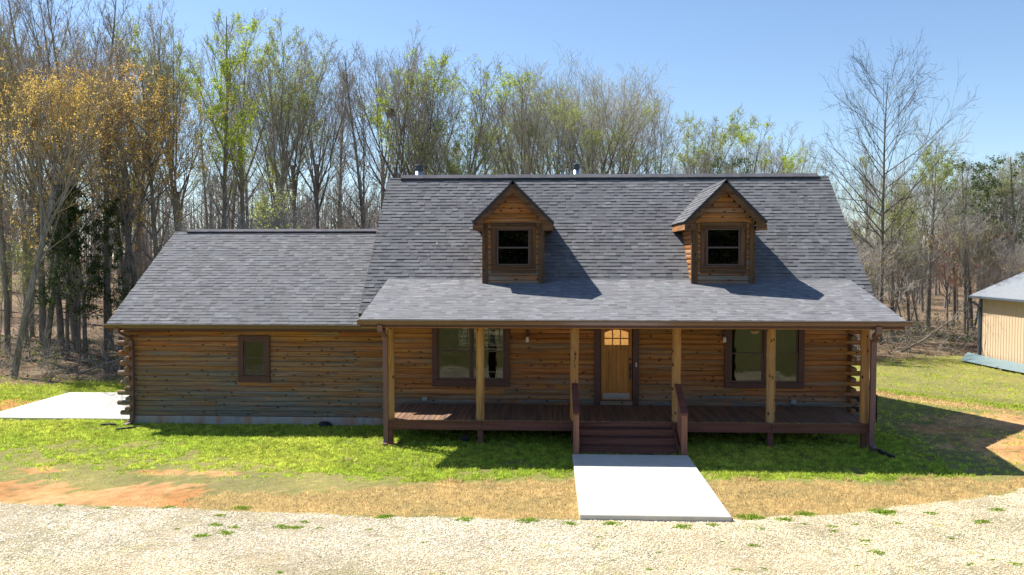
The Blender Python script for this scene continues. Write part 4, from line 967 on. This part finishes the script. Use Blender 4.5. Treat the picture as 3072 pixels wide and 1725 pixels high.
def make_kind(name, H, width, r, style, leaf=None, nleaf=0, lsize=.07, lrange=(.35, 1.), clump=.5, bark='bark', twig='twig', lean=0., dens=1.0, first=.34, nb=6, nd=4):
    """builds the two meshes of a tree kind: trunk (with its limbs) and crown (twigs and leaves), base at the origin"""
    P, Rr = grow(np.zeros((1, 3)), np.array([[lean, .0, 1.]]), np.array([H * (1. if style != 'fork' else .60)]), np.array([r]), np.array([r * .12 if style != 'fork' else r * .72]), 12, .02, .025)
    P[:, 0, 2] = -.3
    wf = width / H; tr_ = [tubes(P, Rr, 9)]
    if style == 'fork':
        Ld, Lr_ = kids(P, Rr, 6, (.68, .99), (8, 36), .78, .55, 10, .055, .04, .024, rtip=.014, shape=lambda t: 1.18 - .2 * t, var=(.9, 1.06)); tr_.append(tubes(Ld, Lr_, 6))
        A, Ar = kids(Ld, Lr_, int(7 * dens), (.16, .92), (18, 40), .38 * wf / .2, .5, 7, .10, .045, .012, shape=lambda t: 1.2 - .75 * t); A0, Ar0 = kids(P, Rr, 4, (.55, .95), (40, 65), .30 * wf / .2, .3, 7, .06, .08, .014)
        A = np.concatenate([A, A0]); Ar = np.concatenate([Ar, Ar0])
    elif style == 'lone':
        A, Ar = kids(P, Rr, 38, (first, .97), (42, 72), .62 * wf, .42, 9, .028, .045, .018, shape=lambda t: 1.3 * np.sin(np.pi * np.clip((t - .2) / .95, 0, 1) ** .75) ** .8 + .2)
    elif style == 'bushy':
        A, Ar = kids(P, Rr, int(26 * dens), (.28, .97), (28, 55), .60 * wf, .5, 8, .05, .06, .014, shape=lambda t: 1.2 - .55 * t)
    else:
        A, Ar = kids(P, Rr, int(25 * dens), (first, .97), (22, 44), .50 * wf * 1.5, .42, 7, .10, .05, .013, shape=lambda t: 1.2 - .8 * t)
    tr_.append(tubes(A, Ar, 5))
    B, Br = kids(A, Ar, nb, (.15, .95), (18, 42), .44, .55, 5, .09 if style != 'lone' else .045, .07, .0095, shape=lambda t: 1.15 - .6 * t)
    D, Dr = kids(B, Br, nd, (.2, 1.), (18, 45), .5, .6, 4, .08, .09, .008)
    G, Gr = kids(D, Dr, 2, (.3, 1.), (20, 50), .6, .7, 3, .04, .12, .0075)
    cr = [tubes(B, Br, 4), tubes(D, Dr, 3), tubes(G, Gr, 3)]
    V, F = cat(tr_); trunk = raw_mesh('trunk', V, F, [M[bark]], k=4, smooth=True)
    V, F = cat(cr); mi = np.zeros(len(F), int); col = np.tile([.5, .5, .5], (len(F), 1))
    if nleaf:
        tips = np.concatenate([G[:, 2], D[:, 3], D[:, 2], G[:, 1]]); hf = tips[:, 2] / H
        cl = fbm(tips[:, 0] * .55 + 40 + tips[:, 1] * .3, tips[:, 2] * .55, int(nleaf) % 97, 3)
        pr = np.where((hf > lrange[0]) & (hf < lrange[1]), np.clip((cl - clump) * 6 + .12, .02, 1), .01); pr /= pr.sum()
        k = rng.choice(len(tips), nleaf, p=pr); lp = tips[k] + rng.normal(0, .07, (nleaf, 3))
        lv, lf_ = leafquads(lp, rng.uniform(.5, 1.3, nleaf) * lsize); F = np.concatenate([F, lf_ + len(V)]); V = np.concatenate([V, lv])
        mi = np.concatenate([mi, np.ones(nleaf, int)]); col = np.concatenate([col, mixcol(nleaf, *leaf)])
    crown = raw_mesh('crown', V, F, [M[twig], M['leaf']], col, mi, k=4)
    KINDS[name] = (trunk, crown, float(np.percentile(V[:, 2], 98.6)))
def make_evergreen(name, H, width, r, pal, cone, nclump, per, lsize, first, bark='barkdark'):
    P, Rr = grow(np.zeros((1, 3)), np.array([[.02, 0, 1.]]), np.array([H]), np.array([r]), np.array([.03]), 10, .02, .03); P[:, 0, 2] = -.3
    A, Ar = kids(P, Rr, 46, (first, .99), (55, 95), .5 * width / H, .3, 6, .02, .09, .012, shape=(lambda t: 1.25 * (1.02 - t) ** .6 + .1) if cone else (lambda t: 1.0 * np.sin(np.pi * np.clip((t - first) / (1.08 - first), 0.05, 1)) ** .6 + .15))
    B, Br = kids(A, Ar, 6, (.3, 1.), (25, 60), .4, .5, 4, .03, .1, .008)
    V, F = cat([tubes(P, Rr, 8), tubes(A, Ar, 4)]); trunk = raw_mesh('trunk', V, F, [M[bark]], k=4, smooth=True)
    c = np.concatenate([B[:, 3], B[:, 2], A[:, 5], A[:, 4]]); k = rng.choice(len(c), nclump, replace=True); cc_ = np.repeat(c[k], per, 0)
    lp = cc_ + rng.normal(0, lsize * 1.5, cc_.shape) * np.array([1, 1, .7]); V, F = cat([tubes(B, Br, 3)]); nl = len(lp)
    lv, lf_ = leafquads(lp, rng.uniform(.5, 1.2, nl) * lsize); mi = np.concatenate([np.zeros(len(F), int), np.ones(nl, int)]); col = np.concatenate([np.tile([.5, .5, .5], (len(F), 1)), mixcol(nl, *pal)])
    F = np.concatenate([F, lf_ + len(V)]); V = np.concatenate([V, lv]); crown = raw_mesh('crown', V, F, [M['twig'], M['leaf']], col, mi, k=4)
    KINDS[name] = (trunk, crown, H)
make_kind('bare0', 18, 3.8, .17, 'pole'); make_kind('bare1', 18, 4.4, .18, 'fork', twig='twig', bark='barkdark'); make_kind('bare2', 17, 4.0, .16, 'pole', PALE, 3000, .05, (.5, 1), twig='twigpale', bark='barkpale', first=.42); make_kind('bare3', 18, 4.6, .2, 'fork', PALE, 3200, .05, (.5, 1.))
make_kind('lime0', 18, 4.0, .18, 'pole', LIME, 8000, .05, (.45, 1.02), .42); make_kind('lime1', 17, 4.4, .17, 'fork', LIME, 8500, .05, (.5, 1.02), .5); make_kind('limethin', 18, 3.8, .17, 'fork', PALE, 9000, .05, (.45, 1.02), .44)
make_kind('orange0', 14.5, 6.2, .2, 'fork', ORNG, 6200, .052, (.3, 1.), .36, bark='bark', twig='twigwarm', dens=.9, nb=5, nd=3); make_kind('orange1', 13, 5.2, .18, 'bushy', ORNG, 5000, .052, (.3, 1.), .38, nb=5, nd=3, bark='bark', twig='twigwarm')
make_kind('bushy0', 16, 6.4, .26, 'fork', PALE, 11000, .045, (.4, 1.), .48, twig='twigpale', dens=1.5); make_kind('bushy1', 13, 6.0, .2, 'bushy', PALE, 8000, .045, (.3, 1.), .48, twig='twigpale', bark='bark')
make_kind('lone', 16, 6.6, .24, 'lone', PALE, 1600, .045, (.4, 1.), .3, first=.28, bark='barkdark', twig='twigdark', nb=7)
make_kind('redbud', 8, 5.2, .10, 'bushy', REDB, 2600, .055, (.3, 1.), .4, twig='twigwarm')
make_kind('sapling0', 8.5, 3.0, .055, 'pole', PALE, 2000, .045, (.2, 1.), .45, twig='twig', bark='bark', dens=.7, first=.2); make_kind('sapling1', 7.5, 3.4, .06, 'fork', ORNG, 260, .05, (.2, 1.), .45, twig='twig', dens=.7)
make_evergreen('cedar', 11, 4.2, .2, DARK, True, 800, 9, .09, .22); make_evergreen('pine', 13, 4.2, .2, PINE, False, 330, 12, .10, .45)
def plant(name, kind, x, y, H, label, cat_, group=None, rot=None, wide=1., lean=0., zoff=0.):
    tr_, cr_, H0 = KINDS[kind]; s = H / H0
    o = empty(name, (x, y, float(ground_z(np.array([x]), np.array([y]))[0]) + zoff), label, cat_, group); o.scale = (s * wide, s * wide, s); o.rotation_euler = (0, lean, random.uniform(0, 6.28) if rot is None else rot)
    for nm, me in (('trunk', tr_), ('crown', cr_)):
        c = bpy.data.objects.new(nm, me); COL.objects.link(c); c.parent = o
    return o
HERO = [  # photo column, depth, photo row of the top, kind, width factor, lean, name, label
    (30, 8.6, 60, 'orange0', .8, .12, 'leaning trunk at the far left edge of the woods, thick and dark'),
    (110, 13.5, 240, 'orange1', 1., -.16, 'orange budding tree whose dark trunk leans over beside the concrete pad'),
    (60, 19, 150, 'bare1', .9, .02, 'slender bare tree behind the two leaning trunks at the left'),
    (192, 15, 92, 'orange0', 1.15, .03, 'tall orange budding tree with the widest orange crown, left of the wing'),
    (302, 16, 112, 'orange0', 1., .02, 'orange budding tree with a thick trunk just above the wing eave'),
    (395, 17.5, 140, 'orange1', .95, .0, 'orange budding tree rising over the left end of the wing ridge'),
    (345, 16.5, 150, 'orange0', .9, .0, 'orange budding tree between the thick trunked one and the left end of the wing ridge'),
    (150, 14, 120, 'orange0', .9, .0, 'orange budding tree left of the dark cedars, its top the most coppery'),
    (105, 17, -60, 'bare0', 1.1, .02, 'very tall bare tree above the orange crowns, cut by the top left of the photo'),
    (190, 19, -95, 'bare1', 1., .0, 'tallest bare forked tree behind the orange crowns'),
    (275, 16, -60, 'bare0', 1.1, -.02, 'very tall bare tree right behind the orange crowns, nearest the open sky'),
    (15, 14, 20, 'limethin', .9, .0, 'pale green tree cut by the left edge of the photo'),
    (335, 24, 45, 'bare3', .9, .0, 'tall bare tree with fine twigs left of the pale green poplars'),
    (455, 20, 40, 'limethin', .8, .0, 'thin pale green poplar, first of the row left of the yellow green one'),
    (560, 19, 42, 'lime0', 1., .0, 'yellow green poplar with the brightest leaf clusters above the wing'),
    (625, 22, 55, 'lime1', .9, .0, 'yellow green forked poplar next to the brightest one'),
    (690, 20, 85, 'limethin', 1., .0, 'pale green poplar with dark limbs over the wing ridge'),
    (742, 24, 92, 'bare3', .8, .0, 'bare poplar with a few green buds beside the pale green row'),
    (800, 22, 150, 'bare1', .9, .0, 'grey forked bare tree at the dip above the wing ridge'),
    (850, 26, 168, 'bare0', .9, .0, 'narrow bare tree in the dip of the treetops left of the main roof'),
    (922, 22, 130, 'bare0', 1.1, .0, 'bare vase shaped tree over the left end of the main roof'),
    (985, 24, 108, 'bare1', 1., .0, 'bare forked tree that carries the dark nest'),
    (1035, 26, 128, 'bare3', .9, .0, 'bare tree with a few yellow buds right of the nest tree'),
    (1085, 26, 150, 'lime1', 1.1, .0, 'green budding tree between the nest tree and the bright lime one'),
    (1155, 24, 178, 'lime1', 1.4, .0, 'bright lime tree with a round leafy top above the left vent pipe'),
    (1235, 28, 222, 'bare0', .9, .0, 'low bare tree above the peak of the left dormer'),
    (1160, 22, 315, 'limethin', 1., .0, 'short yellowish tree behind the left dormer'),
    (1340, 28, 195, 'lime1', 1.15, .0, 'pale lime tree right of the left dormer peak'),
    (1405, 25, 192, 'bushy0', .85, .0, 'bushy budding tree behind the right vent pipe'),
    (1490, 27, 185, 'bushy0', 1.1, .0, 'broadest bushy tree in the middle of the treetops'),
    (1565, 30, 200, 'bushy0', .9, .0, 'bushy grey tree at the right of the middle clump'),
    (1655, 30, 238, 'bare1', .85, .0, 'bare fan shaped tree just right of the middle clump'),
    (1730, 32, 296, 'limethin', 1.35, .0, 'low pale green tree left of the right dormer peak'),
    (1868, 34, 322, 'lime1', 1.25, .0, 'rounded pale green tree right of the right dormer peak'),
    (1832, 28, 395, 'pine', .75, .0, 'dark green pine showing above the right dormer'),
    (1990, 36, 362, 'bare3', 1., .0, 'low bare purple grey tree near the right end of the ridge'),
    (2055, 36, 392, 'bare0', 1., .0, 'lowest bare tree at the right end of the ridge'),
    (1940, 40, 385, 'bare2', 1., .0, 'pale bare tree low on the skyline between the pale green tree and ridge end'),
    (2215, 22, 150, 'lone', .66, .0, 'tall lone bare tree with an open crown right of the house'),
    (2335, 29, 340, 'bushy1', 1., .0, 'bushy grey tree beside the tall lone one'),
    (2290, 26, 440, 'bushy1', .7, .08, 'crooked slender tree with leaning stems right of the tall lone trunk'),
    (2445, 30, 412, 'pine', .9, .0, 'dark pine with a pointed top above the shed side'),
    (2520, 32, 392, 'limethin', 1., .0, 'thin pale green tree between the two pines'),
    (2580, 29, 400, 'pine', 1.1, .0, 'dark pine cut by the right edge of the photo'),
    (2400, 31, 470, 'bare1', 1., .0, 'grey bare tree behind the red budding one'),
    (2485, 29, 560, 'redbud', 1., .0, 'red budding small tree over the shed roof'),
    (2385, 29, 560, 'redbud', .9, .0, 'red budding small tree left of the shed in the undergrowth'),
    (2470, 31, 440, 'bushy1', .9, .0, 'crooked grey tree with twisted limbs behind the shed roof'),
]
for px, Y, top, kind, wide, lean, label in HERO:
    X = bx(px, Y); g = float(ground_z(np.array([X]), np.array([float(Y)]))[0]); H_ = bh(top, Y) - g
    nm = 'pine_tree' if kind == 'pine' else ('maple_tree' if kind.startswith('orange') else 'deciduous_tree')
    plant(nm, kind, X, Y, H_, label, 'pine tree' if kind == 'pine' else 'tree', 'trees along the edge of the woods', wide=wide, lean=lean)
for px, Y, top, w, label in ((165, 12.6, 500, .7, 'dark cedar with bare lower trunk left of the wing, leftmost of three'), (212, 13.2, 480, .75, 'dark cedar in the middle of the three left of the wing'), (262, 14, 510, .65, 'dark cedar nearest the wing roof')):
    X = bx(px, Y); plant('cedar_tree', 'cedar', X, Y, bh(top, Y), label, 'cedar tree', 'dark cedars left of the wing', wide=w)
# the nest high in its tree
m = MB(); nx_, nz_ = bx(985, 23.6), bh(283, 23.6)
for i in range(70):
    a = Vector((random.gauss(0, 1), random.gauss(0, 1), random.gauss(0, .8))).normalized() * .17; d_ = a.cross(Vector((random.gauss(0, 1), random.gauss(0, 1), random.gauss(0, 1)))).normalized() * random.uniform(.12, .26); c = Vector((nx_, 23.6, nz_)) + a
    m.tube([c - d_, c + d_ * .1 + a * .1, c + d_], [.012, .02, .01], 4)
m.lathe((nx_, 23.6, nz_ - .16), [(.03, 0), (.15, .06), (.19, .16), (.15, .27), (.03, .32)], 9)
tag(m.build('nest', [M['barkdark']]), 'dark round nest of twigs in the fork of a bare tree', 'nest')
# deeper trees
def scatter(n, box, mind, seed, ok):
    r = np.random.default_rng(seed); out = []; tries = 0
    while len(out) < n and tries < 20000:
        tries += 1; x = r.uniform(box[0], box[1]); y = r.uniform(box[2], box[3])
        if not ok(x, y): continue
        if all((x - a) ** 2 + (y - b_) ** 2 > mind * mind for a, b_ in out): out.append((x, y))
    return out
def seen(x, y): return abs(x + (y - CY) * .0455) < (y - CY) * .665 + 3
ZONES = [('left', -60, -13, 'bare grey tree standing deep in the woods left of the wing', 'bare trees deep in the left woods', (13.5, 18)),
         ('mid', -13, 10, 'bare grey tree standing deep in the woods behind the main roof', 'bare trees deep behind the main roof', (11.5, 14.5)),
         ('right', 10, 60, 'bare grey tree standing deep in the woods right of the house', 'bare trees deep in the right woods', (9, 11.5))]
for z, x0, x1, lab, grp, (h0, h1) in ZONES:
    pts = scatter({'left': 28, 'mid': 24, 'right': 36}[z], (x0, x1, 11, 52), 1.7, 5, lambda x, y: y > yf(x) + (10 if x < -13 else 2.5) and seen(x, y) and not (x > 12 and y < 24))
    for i, (x, y) in enumerate(pts):
        k = random.choice(['bare0', 'bare1', 'bare2', 'bare3', 'bare0', 'bare2'])
        plant('bare_tree', k, x, y, random.uniform(h0, h1) * (1 + .006 * (y - 20)), lab, 'tree', grp, wide=random.uniform(.8, 1.1), lean=random.uniform(-.05, .05))
for z, x0, x1, lab, grp in (('left', -40, -10, 'thin bare sapling in the brush at the left edge of the woods', 'saplings at the left edge of the woods'), ('mid', -10, 11, 'thin bare sapling in the brush behind the house', 'saplings behind the house'), ('right', 11, 45, 'thin bare sapling in the brush at the right edge of the woods', 'saplings at the right edge of the woods')):
    pts = scatter({'left': 18, 'mid': 14, 'right': 40}[z], (x0, x1, 7, 32), 1.0, 8, lambda x, y: y > yf(x) + .3 and y < yf(x) + 15 and seen(x, y) and not (x > 18 and y < 23))
    for (x, y) in pts: plant('sapling', random.choice(['sapling0', 'sapling1']), x, y, random.uniform(3.5, 8.5), lab, 'sapling', grp, wide=random.uniform(.9, 1.5), lean=random.uniform(-.2, .2))
def distant():
    Vs = []; n = 1000; x = rng.uniform(-85, 95, n); y = rng.uniform(46, 95, n); parts = []; g = ground_z(x, y); Hh = rng.uniform(5.5, 9.5, n) - 2 * sstep(0, 40, x) + 2.5 * sstep(0, -40, x)
    P, Rr = grow(np.stack([x, y, g - .3], 1), np.tile([0, 0, 1.], (n, 1)), Hh, rng.uniform(.1, .2, n), np.full(n, .03), 6, .02, .04); parts.append(tubes(P, Rr, 4))
    A, Ar = kids(P, Rr, 16, (.25, .98), (25, 55), .2, .4, 4, .06, .08, .022, shape=lambda t: 1.2 - .6 * t); parts.append(tubes(A, Ar, 3))
    B, Br = kids(A, Ar, 6, (.2, 1), (25, 55), .5, .6, 3, .05, .1, .016); parts.append(tubes(B, Br, 3))
    V, F = cat(parts); tag(link('distant_woods', raw_mesh('distant_woods', V, F, [M['twig']], k=4)), kind='stuff')
distant()
def undergrowth():
    n = 2600; x = rng.uniform(-45, 48, n); y = yf(x) + rng.gamma(1.6, 4.5, n) - .2; k = np.array([seen(a, b_) for a, b_ in zip(x, y)]) & ~((x > 20.8) & (y < 18.5)); x, y = x[k], y[k]; n = len(x)
    P, Rr = grow(np.stack([x, y, ground_z(x, y) - .05], 1), np.stack([rng.normal(0, .6, n), rng.normal(0, .6, n), rng.uniform(.3, 1, n)], 1), rng.uniform(.5, 2.2, n), rng.uniform(.006, .014, n), np.full(n, .004), 5, .02, .16, .25)
    A, Ar = kids(P, Rr, 4, (.25, 1), (25, 70), .45, .6, 4, .02, .15, .005)
    V, F = cat([tubes(P, Rr, 3), tubes(A, Ar, 3)]); nl = 24000; tips = np.concatenate([A[:, 3], A[:, 2], P[:, 4]]); kk = rng.choice(len(tips), nl)
    lv, lf_ = leafquads(tips[kk] + rng.normal(0, .1, (nl, 3)), rng.uniform(.03, .075, nl)); col = np.concatenate([np.tile([.5, .5, .5], (len(F), 1)), mixcol(nl, [(.10, .13, .04), (.16, .17, .05), (.22, .14, .07), (.07, .10, .03)], [.35, .25, .2, .2])])
    mi = np.concatenate([np.zeros(len(F), int), np.ones(nl, int)]); F = np.concatenate([F, lf_ + len(V)]); V = np.concatenate([V, lv])
    tag(link('undergrowth', raw_mesh('undergrowth', V, F, [M['twigpale'], M['leaf']], col, mi, k=4)), kind='stuff')
undergrowth()
# fallen grey limbs at the woods' edge
for pts, r, lab in (([(13.5, 17.6, 3.4), (15.2, 17.4, 2.7), (17.2, 17.6, 1.6), (18.6, 17.5, .9)], .07, 'pale fallen limb hanging slantwise beside the tall lone tree'),
                    ([(-19.6, 8.9, .2), (-17.6, 8.8, .9), (-15.2, 8.7, 2.1), (-13.6, 8.8, 2.9)], .05, 'dark fallen limb slanting up toward the wing at the left woods edge'),
                    ([(17.8, 17.6, .3), (19.0, 17.8, .9), (20.2, 17.6, 1.9), (20.9, 17.8, 2.6)], .06, 'pale fallen limb propped in the brush left of the shed')):
    P = np.array([pts], float); m_ = [tubes(P, np.array([[r, r * .8, r * .6, r * .3]]), 6)]; A, Ar = kids(P, np.array([[r, r * .8, r * .6, r * .3]]), 9, (.2, 1.), (25, 60), .3, .5, 5, .02, .14, .01); m_.append(tubes(A, Ar, 4)); V, F = cat(m_)
    tag(link('fallen_limb', raw_mesh('fallen_limb', V, F, [M['barkpale']], k=4, smooth=True)), lab, 'fallen limb', 'fallen limbs at the edge of the woods')
# woods across the drive, behind the viewpoint (seen only as reflections in the glass)
def across():
    n = 26000; x = rng.uniform(-90, 90, n); y = rng.uniform(-92, -80, n); top = 8 + 5 * fbm(x * .08, x * 0, 60); z = rng.uniform(0, 1, n) ** .8 * top
    lv, lf_ = leafquads(np.stack([x, y, z], 1), rng.uniform(.5, 1.0, n)); tag(link('woods_across', raw_mesh('woods_across', lv, lf_, [M['leaf']], mixcol(n, [(.06, .08, .03), (.1, .09, .06), (.05, .06, .03)], [.4, .3, .3]), k=4)), kind='stuff')
across()

# ================================================================== LIGHT AND SKY
EL, AZ = 53.0, 60.0
sv = Vector((-math.sin(R(AZ)) * math.cos(R(EL)), math.cos(R(AZ)) * math.cos(R(EL)), math.sin(R(EL))))
sl = bpy.data.lights.new('sun', 'SUN'); sl.energy = 4.8; sl.angle = R(.53); sl.color = (1, .95, .86)
so = bpy.data.objects.new('sun', sl); COL.objects.link(so); so.rotation_euler = sv.to_track_quat('Z', 'Y').to_euler(); so.location = sv * 60
w = bpy.data.worlds.new('World'); scene.world = w; w.use_nodes = True; nt = w.node_tree; nt.nodes.clear()
sky = nt.nodes.new('ShaderNodeTexSky'); sky.sky_type = 'NISHITA'; sky.sun_disc = False; sky.sun_elevation = R(EL); sky.sun_rotation = R(-AZ); sky.air_density = 1.0; sky.dust_density = .3; sky.ozone_density = 3.5; sky.altitude = 200
bg = nt.nodes.new('ShaderNodeBackground'); bg.inputs['Strength'].default_value = .088; ow = nt.nodes.new('ShaderNodeOutputWorld'); nt.links.new(sky.outputs[0], bg.inputs[0]); nt.links.new(bg.outputs[0], ow.inputs[0])
vs = scene.view_settings; vs.view_transform = 'Standard'; vs.look = 'None'; vs.gamma = 1; vs.exposure = 1.0; vs.use_curve_mapping = False
scene.cycles.max_bounces = 8; scene.cycles.transparent_max_bounces = 16; scene.cycles.use_adaptive_sampling = True; scene.cycles.use_denoising = True
